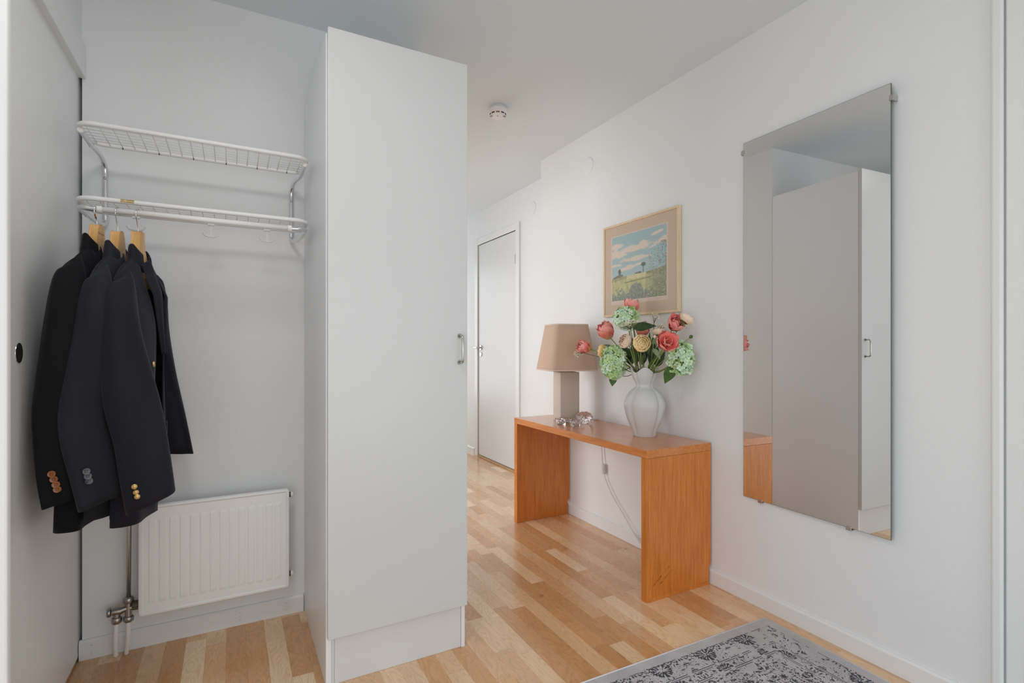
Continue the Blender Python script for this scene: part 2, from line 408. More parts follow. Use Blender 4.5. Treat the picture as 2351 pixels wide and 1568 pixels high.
cl = empty('added_ceiling_lamp', (-.10, .98, H), 'unseen flush round white ceiling lamp added to brighten the nook', 'ceiling lamp')  # unseen fixture, added to go with the ceiling fill light
MB().lathe([(.0001, 0), (.23, 0), (.235, -.006), (.235, -.055), (.225, -.060), (.225, -.01), (.0001, -.01)], (-.10, .98, H), 48).build('added_lamp_housing', 'plastic_white', cl, auto=40)
# parquet strips: long rows along the hall
SW = .0668
def plank_geo(x0, x1, y0, y1, dz):
    g, c = .00012, .0004
    x0 += g; x1 -= g; y0 += g; y1 -= g; zt = -.0004 + dz
    v = [(x0, y0, -.0122), (x1, y0, -.0122), (x1, y1, -.0122), (x0, y1, -.0122)]
    v += [(x0, y0, zt - c * .5), (x1, y0, zt - c * .5), (x1, y1, zt - c * .5), (x0, y1, zt - c * .5)]
    v += [(x0 + c, y0 + c, zt), (x1 - c, y0 + c, zt), (x1 - c, y1 - c, zt), (x0 + c, y1 - c, zt)]
    f = [(8, 9, 10, 11)]
    for a in range(4):
        b = (a + 1) % 4; f += [(a, b, b + 4, a + 4), (a + 4, b + 4, b + 8, a + 8)]
    return v, f
rp = random.Random(21)
planks = []
nrow = int((2.4 + .62) / SW) + 1
for i in range(nrow):
    x0 = -.62 + i * SW; y = YB - rp.random() * .4
    while y < YE:
        L = rp.choice([.2, .27, .33, .4, .47, .55, .62, .7]) * (.85 + .3 * rp.random())
        t = rp.random(); tone = .85 + .15 * rp.random() if t > .80 else (.02 + .25 * rp.random() if t < .26 else .35 + .4 * rp.random())
        planks.append((x0, x0 + SW, y, y + L, rp.uniform(0, .00025), (tone, rp.random() ** 2, rp.random())))
        y += L
for x0 in [-.62 - SW * (k + 1) for k in range(26)]:
    planks.append((x0, x0 + SW, 2.66, YE, 0, (rp.uniform(.3, .7), rp.random(), rp.random())))
def seen(p):
    x, y = (p[0] + p[1]) / 2, (p[2] + p[3]) / 2
    if y < .8 or x < XL - .02 or x > XD: return 0
    u, v, f = proj((x, y, 0))
    best = 0
    for (xx, yy) in ((x, y), (x, p[2] + .02), (x, p[3] - .02)):
        u, v, f = proj((xx, yy, 0))
        if f > .2 and -10 < u < 2360 and 900 < v < 1600:
            if xx > .26 and xx < .775 and yy > 1.78: continue         # under the wardrobe
            if yy > 1.8 and u < 1070 and u > 697: continue            # behind the wardrobe
            if yy > YK and xx < .77: continue
            if xx > 1.05 and xx < 1.93 and yy < 1.36: continue        # under the rug
            if xx > XR and yy < YC: continue
            best = max(best, (p[3] - p[2]) / f ** 3)
    return best
vis = sorted([p for p in planks if seen(p) > 0], key=lambda p: -seen(p))[:300]
vs = set(id(p) for p in vis)
def plank_obj(name, ps, kind=None):
    V = []; Fa = []; C = []
    for p in ps:
        v, f = plank_geo(*p[:5]); n = len(V); V += v; Fa += [tuple(i + n for i in q) for q in f]; C += [p[5]] * len(v)
    me = bpy.data.meshes.new(name); me.from_pydata(V, [], Fa); me.materials.append(MAT['oak_parquet'])
    at = me.attributes.new('tone', 'FLOAT_COLOR', 'POINT'); at.data.foreach_set('color', [x for c in C for x in (*c, 1)])
    me.update(); o = link(bpy.data.objects.new(name, me)); o.parent = floor
    if kind: o['kind'] = kind
    return o
for p in vis: plank_obj('plank', [p])
plank_obj('plank_field', [p for p in planks if id(p) not in vs], 'stuff')

# baseboards: flat board with a small chamfer on top
def board(x0, x1, y0, y1, hgt, side):
    mb = MB(); c = .006
    if side in 'RL':
        a, b = (x0, x1) if side == 'R' else (x1, x0)            # a = room side
        d = c if side == 'R' else -c
        pr = [(a, .0), (b, .0), (b, hgt), (a + d, hgt), (a, hgt - c * 1.3)]
        return mb.add([(x, y0, z) for x, z in pr] + [(x, y1, z) for x, z in pr], [(0, 1, 2, 3, 4), (9, 8, 7, 6, 5)] + [(i, i + 5, (i + 1) % 5 + 5, (i + 1) % 5) for i in range(5)])
    pr = [(y0, 0), (y1, 0), (y1, hgt), (y0 + c, hgt), (y0, hgt - c * 1.3)]
    return mb.add([(x0, y, z) for y, z in pr] + [(x1, y, z) for y, z in pr], [(4, 3, 2, 1, 0), (5, 6, 7, 8, 9)] + [(i, (i + 1) % 5, (i + 1) % 5 + 5, i + 5) for i in range(5)])
struct('baseboard_right', board(XR - .013, XR, .688, YC + .013, .068, 'R'), 'trim_paint')
struct('baseboard_hall', board(XD - .013, XD, YC, 3.955, .068, 'R'), 'trim_paint')
struct('baseboard_hall_far', board(XD - .013, XD, 4.935, YE, .068, 'R'), 'trim_paint')
bb = struct('baseboard_back', board(-.481, .268, YK - .013, YK, .070, 'B'), 'trim_paint')
for x in (-.445, .03, .2):
    for z in (.022, .05):
        MB().lathe([(.0001, -.0009), (.0018, -.0006), (.0018, .003)], (x, YK - .0132, z), 8, 1).build('nail_head', 'steel', bb)
struct('baseboard_hall_left', board(.771, .784, YK, 2.655, .068, 'L'), 'trim_paint')

# hall door (closed): leaf, casing, handle, keyhole rosette, hinge, oak threshold
d1 = empty('door_1', (XD, 4.43, 0), 'white flush interior door with lever handle at the end of the hall', 'door', kind='structure')
MB().box(XD - .004, XD + .036, 4.0385, 4.8295, .022, 2.1485).build('door_leaf', 'door_white', d1, bevel=.002)
MB().box(XD - .016, XD, 3.965, 4.028, 0, 2.222).box(XD, XD + .1, 4.02, 4.036, 0, 2.17).build('door_casing', 'trim_paint', d1, bevel=.003)
MB().box(XD - .016, XD, 4.840, 4.905, 0, 2.222).box(XD, XD + .1, 4.832, 4.848, 0, 2.17).build('door_casing', 'trim_paint', d1, bevel=.003)
MB().box(XD - .014, XD, 4.028, 4.840, 2.160, 2.222).box(XD, XD + .1, 4.036, 4.832, 2.150, 2.17).build('door_casing', 'trim_paint', d1, bevel=.003)
MB().box(XD - .02, XD + .09, 4.03, 4.838, 0, .018).build('threshold', 'oak_threshold', d1, bevel=.004)
hd = MB().lathe([(.0001, 0), (.024, 0), (.026, -.004), (.024, -.009), (.0001, -.009)], (XD - .004, 4.772, 1.112), 24, 0).build('handle_rosette', 'steel', d1, auto=40)
MB().tube(curve([(XD, 4.772, 1.112), (XD - .03, 4.772, 1.112), (XD - .042, 4.784, 1.112), (XD - .044, 4.81, 1.112), (XD - .044, 4.875, 1.112)], 20), .0085, 12).build('lever', 'steel', hd)
MB().lathe([(.0001, 0), (.020, 0), (.022, -.004), (.019, -.007), (.0001, -.007)], (XD - .004, 4.772, 1.045), 24, 0).build('keyhole_rosette', 'steel', d1, auto=40)
for z in (1.90, .28): MB().lathe([(.0001, 0), (.007, 0), (.007, .085), (.0001, .085)], (XD - .009, 4.036, z - .04), 12).build('hinge', 'dull_nickel', d1, auto=40)

# door in the right wall at the frame's edge
d2 = empty('door_2', (XR, .15, 0), 'white painted door casing at the right edge beside the mirror wall', 'door', kind='structure')
MB().box(XR - .020, XR, .655, .684, 0, 2.2).build('casing_bead', 'trim_paint', d2, bevel=.008, seg=4)
MB().box(XR - .014, XR, .565, .650, 0, 2.2).build('casing_board', 'trim_paint', d2, bevel=.003)
MB().box(XR - .014, XR, -.43, .565, 2.115, 2.2).build('casing_board', 'trim_paint', d2, bevel=.003)
MB().box(XR - .014, XR, -.43, -.345, 0, 2.115).build('casing_board', 'trim_paint', d2, bevel=.003)
MB().box(XR + .03, XR + .07, -.335, .555, .01, 2.11).build('door_leaf', 'door_white', d2, bevel=.002)

# sliding door on the left, with header board, finger pull and jamb
d3 = empty('door_3', (XL, 2.0, 0), 'pale grey white sliding door with round steel finger pull behind the jackets', 'door', kind='structure')
MB().box(XL - .036, XL, 1.32, 2.52, .012, 2.13).build('door_leaf', 'sliding_white', d3, bevel=.0015)
MB().box(XL - .004, -.462, 1.2, YK, 2.088, 2.205).build('header_board', 'trim_paint', d3, bevel=.0025)
struct('trim_1', MB().box(-.60, -.3375, 1.19, 1.208, 0, H), 'trim_paint', bevel=.004)
struct('wall_stub', MB().box(-.62, -.40, 1.208, 1.30, 0, H), 'wallpaper')
pull = MB().lathe([(.022, .0), (.0245, .0012), (.0262, .0012), (.0268, -.0004), (.0268, -.001)], (XL, 1.783, 1.108), 40, 0).build('finger_pull', 'steel', d3, auto=50)
MB().lathe([(.0001, .0004), (.0215, .0004), (.0222, .0010)], (XL, 1.783, 1.108), 36, 0).build('pull_cup', 'dull_nickel', pull, auto=50)
MB().lathe([(.0222, .0009), (.0232, .0014), (.0242, .0009)], (XL, 1.783, 1.108), 36, 0).build('pull_groove', 'gap_dark', pull, auto=50)

# ------------------------------------------------------------------ wardrobe
X0, X1, YF, ZT, ZB = .2754, .7708, 1.7748, 2.1707, .1637
wd = empty('wardrobe', ((X0 + X1) / 2, 2.08, 0), 'tall narrow white wardrobe cabinet with one handle standing against the wall', 'wardrobe')
MB().box(X0 - .003, X0 + .015, YF + .021, YK - .001, 0, 2.158).build('side_panel', 'side_laminate', wd, bevel=.001)
MB().box(X1 - .016, X1 - .002, YF + .021, YK - .001, 0, 2.158).build('side_panel', 'side_laminate', wd, bevel=.001)
MB().box(X0 + .015, X1 - .016, YF + .021, YK - .001, 2.142, 2.158).build('top_panel', 'lacquer_white', wd)
MB().box(X0 + .015, X1 - .016, YF + .03, YK - .001, ZB, ZB + .016).build('bottom_panel', 'lacquer_white', wd)
MB().box(X0 + .0256, X1 - .0167, YF + .026, YF + .042, 0, ZB).build('plinth', 'plinth_white', wd, bevel=.001)
MB().box(X0 + .0155, X0 + .0250, YF + .026, YF + .042, 0, ZB).build('plinth_strip', 'plinth_white', wd, bevel=.001)
dr = MB().box(X0 + .0005, X1 - .0005, YF, YF + .019, ZB, ZT).build('door', 'lacquer_white', wd, bevel=.0018)
hx = on(1060, 800, 1, YF - .02).x
hz1, hz0 = 1.125 + (V0 - 771) * (SN * hx + CS * YF) / F_PX, 1.125 + (V0 - 832) * (SN * hx + CS * YF) / F_PX
hp = [(hx, YF, hz0), (hx, YF - .022, hz0), (hx, YF - .028, hz0 + .003), (hx, YF - .031, hz0 + .010), (hx, YF - .031, hz1 - .010), (hx, YF - .028, hz1 - .003), (hx, YF - .022, hz1), (hx, YF, hz1)]
hdl = MB().tube(hp, .0045, 12).build('handle', 'steel', dr)
for z in (hz0, hz1): MB().lathe([(.0001, -.004), (.008, -.004), (.0085, 0)], (hx, YF, z), 20, 1).build('handle_foot', 'dull_nickel', hdl, auto=40)
MB().box(X0 + .006, X0 + .0065, YF + .0192, YF + .0205, ZB, 2.158).build('hinge_gap', 'gap_dark', wd)

# ------------------------------------------------------------------ radiator
rx0, rx1, rz0, rz1, ry = -.297, .205, .146, .546, 2.284
rd = empty('radiator', (-.046, 2.33, 0), 'small white panel radiator with vertical flutes hung on the wall under the jackets', 'radiator')
def rad_front():
    mb = MB(); nf = 14; m0 = .026; pitch = (rx1 - rx0 - 2 * m0) / nf
    xs = [rx0 + .010, rx0 + .0135]
    dep = [1, 0]
    for k in range(nf):
        a = rx0 + m0 + k * pitch
        for t, d in ((.10, 0), (.24, 1), (.76, 1), (.90, 0)): xs.append(a + t * pitch); dep.append(d * 2)
    xs += [rx1 - .0135, rx1 - .010]; dep += [0, 1]
    zs = [(rz0 + .010, 'lip'), (rz0 + .0135, 0), (rz0 + .042, 0), (rz0 + .052, 1), (rz1 - .058, 1), (rz1 - .048, 0), (rz1 - .0135, 0), (rz1 - .010, 'lip')]
    V = []
    for z, kz in zs:
        for i, x in enumerate(xs):
            y = ry + .0026
            if kz == 'lip' or dep[i] == 1: y = ry + .0005
            elif kz == 1 and dep[i] == 2: y = ry + .0004
            V.append((x, y, z))
    n = len(xs)
    mb.add(V, [(j * n + i, j * n + i + 1, (j + 1) * n + i + 1, (j + 1) * n + i) for j in range(len(zs) - 1) for i in range(n - 1)], False)
    return mb
rad_front().build('front_panel', 'enamel_white', rd, bevel=.0012, seg=2)
mb = MB()                                                     # rim round the panel
cr = .012
def rr_ring(off, y):
    out = []
    for cx, cz, a0 in ((rx1 - cr, rz1 - cr, 0), (rx0 + cr, rz1 - cr, 90), (rx0 + cr, rz0 + cr, 180), (rx1 - cr, rz0 + cr, 270)):
        for k in range(6):
            q = R(a0 + 18 * k); out.append((cx + (cr - off) * math.cos(q), y, cz + (cr - off) * math.sin(q)))
    return out
mb.rings([rr_ring(.0115, ry + .004), rr_ring(.009, ry - .0008), rr_ring(.003, ry - .0008), rr_ring(0, ry + .002), rr_ring(0, ry + .018), rr_ring(.012, ry + .020)], False, True)
mb.build('panel_rim', 'enamel_white', rd, auto=50)
for x in (-.19, .08): MB().box(x - .014, x + .014, ry + .018, YK, rz0 - .006, rz0 + .012).build('bracket', 'enamel_white', rd, bevel=.003)
for z in (rz0 + .37, rz0 + .045):
    pg = MB().lathe([(.0001, -.012), (.011, -.012), (.011, .006)], (rx1 + .002, ry + .030, z), 12, 0).build('collar', 'old_brass', rd, auto=40)
    MB().lathe([(.0001, .016), (.009, .016), (.0105, .013), (.0105, .005), (.0001, .005)], (rx1, ry + .030, z), 14, 0).build('bleed_plug', 'plastic_white', pg, auto=40)
vy = 2.318
vx, vx2 = on(295, 1400, 1, vy).x, on(268, 1412, 1, vy).x
MB().tube([(vx + .004, vy, .30), (vx + .001, vy, .55)] if 0 else [(vx, vy, .205), (vx + .002, vy, .50), (vx + .012, vy, .525), (vx + .06, vy, .530)], .0072, 14).build('riser_pipe', 'steel', rd)
def hexnut(c, r, h, ax=2): return MB().lathe([(.0001, -h / 2), (r * .86, -h / 2), (r, -h / 2 + .003), (r, h / 2 - .003), (r * .86, h / 2), (.0001, h / 2)], c, 6, ax)
vb = MB().tube([(vx2 - .012, vy, .172), (vx2 + .012, vy, .172), (vx - .006, vy, .176), (rx0 + .012, vy, .177)], [.0135, .0135, .0095, .010], 16).build('valve_body', 'dull_nickel', rd, auto=50)
MB().tube([(vx, vy, .135), (vx, vy, .205)], .0105, 16).build('valve_tee', 'dull_nickel', vb, auto=50)
MB().tube([(vx2, vy, .145), (vx2, vy, .175)], .0105, 16).build('valve_tee', 'dull_nickel', vb, auto=50)
MB().add([(vx - .03, vy - .003, .182), (vx - .008, vy - .003, .182), (vx - .008, vy - .003, .205), (vx - .03, vy + .003, .182), (vx - .008, vy + .003, .182), (vx - .008, vy + .003, .205)], [(0, 1, 2), (5, 4, 3), (0, 3, 4, 1), (1, 4, 5, 2), (2, 5, 3, 0)]).build('valve_web', 'dull_nickel', vb)
hexnut((vx, vy, .205), .0165, .020).build('hex_nut', 'dull_nickel', vb)
hexnut((vx, vy, .137), .0165, .020).build('hex_nut', 'dull_nickel', vb)
hexnut((vx2, vy, .140), .0165, .022).build('hex_nut', 'dull_nickel', vb)
hexnut((vx2 - .022, vy, .172), .016, .012, 0).build('hex_cap', 'dull_nickel', vb)
hexnut((rx0 - .012, vy + .004, .180), .0165, .022, 0).build('brass_union', 'old_brass', vb)
p0 = on(267, 1505, 2, 0); p1 = on(292, 1500, 2, 0)
MB().tube(curve([(p0.x, min(p0.y, vy + .02), -.0), (p0.x + .001, vy + .008, .06), (vx2, vy, .132)], 14), .0078, 14).build('supply_pipe', 'plastic_white', rd)
MB().tube(curve([(p1.x - .002, min(p1.y, vy + .02), -.0), (p1.x + .004, vy + .006, .045), (vx, vy, .09), (vx, vy, .13)], 16), .0078, 14).build('supply_pipe', 'plastic_white', rd)

# ------------------------------------------------------------------ hat rack
hr = empty('hat_rack', (-.09, YK, 1.53), 'white wire hat rack with two shelves on chrome brackets above the jackets', 'hat rack')
SX0, SX1, SYF, SYR, ZU, ZL_ = -.425, .247, 2.05, 2.245, 1.821, 1.588
def shelf(z, nm):
    cr = .045; path = []
    for cx, cy, a0 in ((SX1 - cr, SYR - cr, 0), (SX0 + cr, SYR - cr, 90), (SX0 + cr, SYF + cr, 180), (SX1 - cr, SYF + cr, 270)):
        for k in range(8): q = R(a0 + 90 * k / 7); path.append((cx + cr * math.cos(q), cy + cr * math.sin(q), z))
    fr = MB().tube(path, .0078, 12, closed=True).build('shelf_frame', 'rack_white', hr)
    wm_ = MB()
    n = 19
    for k in range(n):
        x = lerp(SX0 + .02, SX1 - .02, k / (n - 1)); ins = 0
        d = min(x - SX0, SX1 - x)
        if d < cr: ins = cr - math.sqrt(max(0, cr * cr - (cr - d) ** 2))
        wm_.tube([(x, SYF + ins, z - .002), (x, SYR - ins, z - .002)], .0013, 6)
    for k in range(1, 7):
        y = lerp(SYF, SYR, k / 7); d = min(y - SYF, SYR - y); ins = cr - math.sqrt(max(0, cr * cr - (cr - d) ** 2)) if d < cr else 0
        wm_.tube([(SX0 + ins, y, z - .0005), (SX1 - ins, y, z - .0005)], .0013, 6)
    wm_.build('wire_grid', 'rack_white', fr)
    for k in range(2, n, 3) if nm == 'u' else ():
        x = lerp(SX0 + .02, SX1 - .02, k / (n - 1)); MB().tube([(x, SYR - .008, z - .0045), (x, SYR - .001, z - .0075)], .0015, 6).build('wire_end', 'slot_dark', fr)
    return fr
shelf(ZU, 'u'); lowf = shelf(ZL_, 'l')
for sgn, bx, ox in ((-1, -.405, -.4185), (1, .2205, .2405)):
    zz = ZU - .0155
    pth = curve([(bx, YK - .012, 1.592), (bx, YK - .012, 1.66), (bx, YK - .012, 1.755), (bx + sgn * .002, 2.350, 1.785), (bx + sgn * .006, 2.318, 1.802), (ox - sgn * .002, 2.262, zz + .001), (ox, 2.235, zz), (ox, 2.15, zz), (ox, 2.078, zz)], 60)
    br = MB().tube(pth, .0082, 14).build('bracket', 'chrome', hr)
    MB().lathe([(.0001, -.003), (.0078, -.003), (.0092, -.0015), (.0092, .006)], (ox, 2.078, zz), 18, 1).build('end_cap', 'plastic_white', br, auto=50)
    MB().lathe([(.0001, -.0035), (.0045, -.003), (.005, 0)], (bx, YK - .0200, 1.735), 10, 1).build('screw', 'steel', br)
    lo = curve([(bx, YK - .012, 1.600), (bx, YK - .013, 1.580), (bx + sgn * .003, 2.345, 1.566), (ox - sgn * .004, 2.29, 1.560), (ox, 2.20, 1.559), (ox, 2.10, 1.558), (ox - sgn * .003, 2.055, 1.556), (ox - sgn * .018, 2.033, 1.553), (ox - sgn * .045, 2.030, 1.551), (ox - sgn * .060, 2.030, 1.551)], 60)
    MB().tube(lo, .0085, 14).build('lower_bracket', 'chrome', hr)
RAILY, RAILZ = 2.030, 1.551
rl = MB().tube([(-.368, RAILY, RAILZ), (.190, RAILY, RAILZ)], .0092, 18).build('hanging_rail', 'rack_white', hr)
for x in (-.368, .178): MB().lathe([(.0095, 0), (.0112, .001), (.0112, .013), (.0095, .014)], (x - .001, RAILY, RAILZ), 18, 0).build('rail_sleeve', 'plastic_white', rl, auto=50)
sx0, sx1 = on(276, 465, 1, SYF - .008).x, on(308, 468, 1, SYF - .008).x
stk = MB()                                                     # gold foil label wrapped on the lower shelf tube
stk.grid(lambda a, b: (lerp(sx0, sx1, a), SYF - .0081 * math.cos(lerp(-.9, .55, b)), ZL_ - .0081 * math.sin(lerp(.9, -.55, b) * -1)), 2, 8)
lab = stk.build('foil_label', 'gold_foil', lowf)
lab['label'] = 'small gold maker label with dark lettering'
lt = MB(); rt = random.Random(3)
for row, (a0, a1) in enumerate(((.05, .25), (.42, .95), (.45, .97), (.05, .3), (.45, .95))):
    q = (-.66, -.60, -.30, -.12, .25)[row]
    x = a0
    while x < a1:
        wd_ = rt.uniform(.02, .07)
        def pt(a, b): return (lerp(sx0, sx1, a), SYF - .0084 * math.cos(b), ZL_ - .0084 * math.sin(b))
        lt.add([pt(x, q - .07), pt(x + wd_, q - .07), pt(x + wd_, q + .07), pt(x, q + .07)], [(0, 1, 2, 3)])
        x += wd_ + .02
lt.build('label_print', 'print_ink', lab)
for hxx in (-.297, -.068, .121):
    y = SYR - .004
    hk = MB().box(hxx - .011, hxx + .011, y - .006, y + .008, ZL_ - .012, ZL_ - .006).box(hxx - .003, hxx + .003, y - .003, y + .003, ZL_ - .052, ZL_ - .01)
    hk.tube(curve([(hxx - .026, y - .004, ZL_ - .040), (hxx - .020, y - .002, ZL_ - .049), (hxx - .010, y, ZL_ - .0525), (hxx, y, ZL_ - .053), (hxx + .010, y, ZL_ - .0525), (hxx + .020, y - .002, ZL_ - .049), (hxx + .026, y - .004, ZL_ - .040)], 24), .0038, 8)
    hk.build('coat_hook', 'rack_white', hr, auto=40)

# ------------------------------------------------------------------ jackets on hangers
AL = R(8)
A_ = Vector((math.sin(AL), math.cos(AL)))            # across the shoulders, from the camera side to the wall side
B_ = Vector((math.cos(AL), -math.sin(AL)))           # towards the jacket's front
def solve_edges(ul, ur, v, hook, a0, phi):
    el = ray(ul, v).xy; er = ray(ur, v).xy
    D = B_ * math.cos(phi) + A_ * math.sin(phi)
    # (mu*er - lam*el) x D = 0 ; (lam*el + mu*er)/2 . A = hook.A + a0
    c1l, c1m = -(el.x * D.y - el.y * D.x), (er.x * D.y - er.y * D.x)
    k = 2 * (hook.dot(A_) + a0); c2l, c2m = el.dot(A_), er.dot(A_)
    det = c1l * c2m - c1m * c2l; lam = (0 * c2m - c1m * k) / det; mu = (c1l * k - 0) / det
    P, Q = el * lam, er * mu; C = (P + Q) / 2
    z = EYE - (v - V0) * (SN * C.x + CS * C.y) / F_PX
    return C, (Q - P).length / 2, z
def interp(levels, n):
    ks = len(levels[0]); out = []
    pts = levels; P = [[2 * a - b for a, b in zip(pts[0], pts[1])]] + list(pts) + [[2 * a - b for a, b in zip(pts[-1], pts[-2])]]; seg = len(pts) - 1
    for i in range(n):
        x = i / (n - 1) * seg; k = min(int(x), seg - 1); t = x - k; a, b, c, d = P[k:k + 4]
        out.append([.5 * (2 * b[j] + (c[j] - a[j]) * t + (2 * a[j] - 5 * b[j] + 4 * c[j] - d[j]) * t * t + (3 * b[j] - a[j] - 3 * c[j] + d[j]) * t ** 3) for j in range(ks)])
    return out
def sleeve_rings(levels, hook, seed, slant, tilt=.020):
    """levels: (v, u_left, u_right, a0, half thickness, phi deg) from shoulder to cuff"""
    L = []
    for (v, ul, ur, a0, ha, ph) in levels:
        C, w_, z = solve_edges(ul, ur, v, hook, a0, R(ph)); L.append([C.x, C.y, z, w_, ha, R(ph)])
    rs = []; n = 30; ns = 28
    for j, (x, y, z, w_, ha, ph) in enumerate(interp(L, n)):
        D = B_ * math.cos(ph) + A_ * math.sin(ph); E = Vector((-D.y, D.x))
        if E.dot(A_) > 0: E = -E                      # E points to the outside (camera side)
        ring = []; t = j / (n - 1)
        for k in range(ns):
            q = 2 * math.pi * k / ns; c, s_ = math.cos(q), math.sin(q)
            c2 = math.copysign(abs(c) ** .8, c); s2 = math.copysign(abs(s_) ** .85, s_)
            fold = .0032 * math.sin(q * 3 + seed + 2.2 * t) * min(1, t * 3) + .010 * (noise.noise(Vector((c * 1.1, s_ * 1.1 + seed, z * 2.6)))) * min(1, t * 4)
            p = Vector((x, y)) + D * (c2 * (w_ + fold * .3)) + E * (s2 * ha + fold * (1 if s_ > -.2 else .4))
            ring.append(Vector((p.x, p.y, z + slant * c2 * t ** 3 + tilt * c2 * max(0, 1 - 5.5 * t))))
        rs.append(ring)
    return rs
def sleeve(parent, rs, mt, side=1):
    mb = MB(); r0 = rs[0]; c = sum(r0, Vector()) / len(r0)
    dome = []
    for t, up in ((.15, .0065), (.55, .0055), (.85, .003)):
        dome.append([c + (p - c) * t + Vector((0, 0, up)) for p in r0])
    e = rs[-1]; ce = sum(e, Vector()) / len(e)
    inner = [[ce + (p - ce) * .93 for p in e], [ce + (p - ce) * .72 + Vector((0, 0, .05)) for p in e]]
    mb.rings(dome + rs + inner, True, True)
    return mb.build('sleeve', mt, parent, smooth=True)
def jw(hook, a, b, z): p = hook + A_ * a + B_ * b; return (p.x, p.y, z)
def jacket(hx, ztop, spec):
    hook = Vector((hx, RAILY)); mt = spec['mat']
    zc = spec['zc']; zh = spec['hem']; T = spec['T']; b0 = spec.get('b0', 0)
    root = empty('suit_jacket', (hx, RAILY, zh), spec['label'], 'jacket', 'suit jackets on the hat rack')
    Wd, gap = .205, spec.get('gap', 5)
    def ztop_at(a): return zc - .004 - max(0, abs(a) - .050) * ((.50 if a < 0 else .30) + 1.2 * max(0, abs(a) - .12))
    def thk(a): return T * (1 - .55 * max(0, a) / .2)
    def body(s_, t):
        th = lerp(R(gap + 6 * t), R(360 - gap - 14 * t), s_)
        A = table([(0, Wd), (.12, .192), (.4, .185), (.75, .20), (1, .212)], t)
        sn, cs_ = math.sin(th), math.cos(th)
        a = -A * math.copysign(abs(sn) ** .75, sn)
        thick = max(.019, thk(a) * table([(0, .16), (.10, .55), (.25, .9), (.6, 1), (1, 1.15)], t)) * table([(0, .08), (.012, .55), (.035, 1), (1, 1)], t); b = thick * math.copysign(abs(cs_) ** .8, cs_)
        zt = ztop_at(a)
        if cs_ > 0 and abs(a) < .042: zt -= (.042 - abs(a)) / .042 * .33
        z = lerp(zt, zh + spec.get('rise', 0) * max(0, a), t)
        wv = .006 * math.sin(th * 5 + spec['seed']) * t + .01 * noise.noise(Vector((a * 7, cs_ + spec['seed'], z * 3))) * min(1, t * 3)
        return jw(hook, a, b0 * min(1, t * 6) + b + wv, z)
    tl = [0, .006, .012, .022, .035, .055] + [.055 + .945 * k / 30 for k in range(1, 31)]
    mb = MB().grid(lambda s_, t: body(s_, tl[int(round(t * 35))]), 72, 36)
    mb.build('body', mt, root, solid=.004)
    QC = R(34)                                         # collar: stands round the back of the neck, folds over, ends at the lapel notches
    def collar(s_, t):
        q = lerp(QC, 2 * math.pi - QC, s_); sn, cs_ = math.sin(q), math.cos(q)
        k = table([(0, .96), (.45, 1.0), (.6, 1.12), (1, 1.42)], t)
        hgt = table([(0, -.028), (.45, .022), (.6, .021), (1, -.040)], t) - .034 * max(0, cs_)
        return jw(hook, -.064 * (1 + (k - 1) * .5) * sn, b0 * .5 + .0205 * k * cs_ - .001, zc + hgt + .010)
    MB().grid(collar, 40, 11).build('collar', mt, root, solid=.003, sub=1)
    for sd in (-1, 1):                                 # lapels rolled outwards along the V opening
        def lap(s_, t, sd=sd):
            aE = table([(0, .034), (.3, .030), (1, .008)], s_); z = lerp(zc - (.002 if sd < 0 else .012), zc - .31, s_)
            wd_ = table([(0, .034), (.14, .046), (.20, .068), (.26, .066), (1, .012)], s_)
            a = sd * (aE + wd_ * t)
            bb_ = lerp(.020 if sd < 0 else .004, thk(a) + .006, min(1, s_ / .35)) + .008 * math.sin(math.pi * min(1, t * 1.2)) + .004
            return jw(hook, a, b0 + bb_ - .010 * t * (1 - s_), z - .030 * t * (1 - s_) ** 2)
        MB().grid(lap, 26, 7).build('lapel', mt, root, solid=.003)
    fl = MB().grid(lambda s_, t: jw(hook, lerp(.085, .165, s_), b0 + thk(lerp(.085, .165, s_)) * (1.0 - .25 * s_) + .008, zc - .545 - .05 * t), 6, 4)
    fl.build('pocket_flap', mt, root, solid=.003)
    for k in range(2):
        c = jw(hook, -.085, b0 + T * 1.0 + .004, zc - .34 - .11 * k)
        MB().lathe([(.0001, -.002), (.009, -.0015), (.0095, .001), (.008, .003), (.0001, .003)], c, 16, 0).build('button', spec['bmat'], root, auto=50)
    near = sleeve_rings(spec['near'], hook, spec['seed'], spec['slant'])
    sl = sleeve(root, near, mt)
    far = sleeve_rings(spec['far'], hook, spec['seed'] + 4, -.004, -.004)
    sleeve(root, far, mt)
    # cuff buttons and stitched buttonholes on the outside of the near cuff
    for (u, v) in spec['buttons']:
        best = None; n_rg = len(near)
        for j in range(n_rg - 8, n_rg):
            for k, p in enumerate(near[j]):
                q = proj(p); d = (q[0] - u) ** 2 + (q[1] - v) ** 2 + (0 if p.xy.dot(A_) < (sum(near[j], Vector()) / len(near[j])).xy.dot(A_) else 1e5)
                if best is None or d < best[0]: best = (d, j, k)
        _, j, k = best; p = near[j][k]; cc = sum(near[j], Vector()) / len(near[j]); nr = (near[j][(k + 1) % 28] - near[j][k - 1]).cross(Vector((0, 0, 1))).normalized()
        if nr.dot(p - cc) < 0: nr = -nr
        d = ray(u, v); p = Vector((0, 0, EYE)) + d * (SN * p.x + CS * p.y)                  # same depth as the cloth, at the button's own pixel
        nr = (nr + Vector((-d.x, -d.y, 0)).normalized() * .6).normalized()
        M = nr.to_track_quat('Z', 'Y').to_matrix().to_4x4(); M.translation = p + nr * .007
        bt = MB(); r_ = spec['brad']
        prof = [(.0001, -.004), (r_ * .9, -.004), (r_, .000), (r_ * .96, .0022), (r_ * .72, .0016), (.0001, .0014)] if spec['bmat'] != 'gold_button' else [(.0001, -.004), (r_ * .9, -.004), (r_, 0), (r_ * .8, .002), (.0001, .003)]
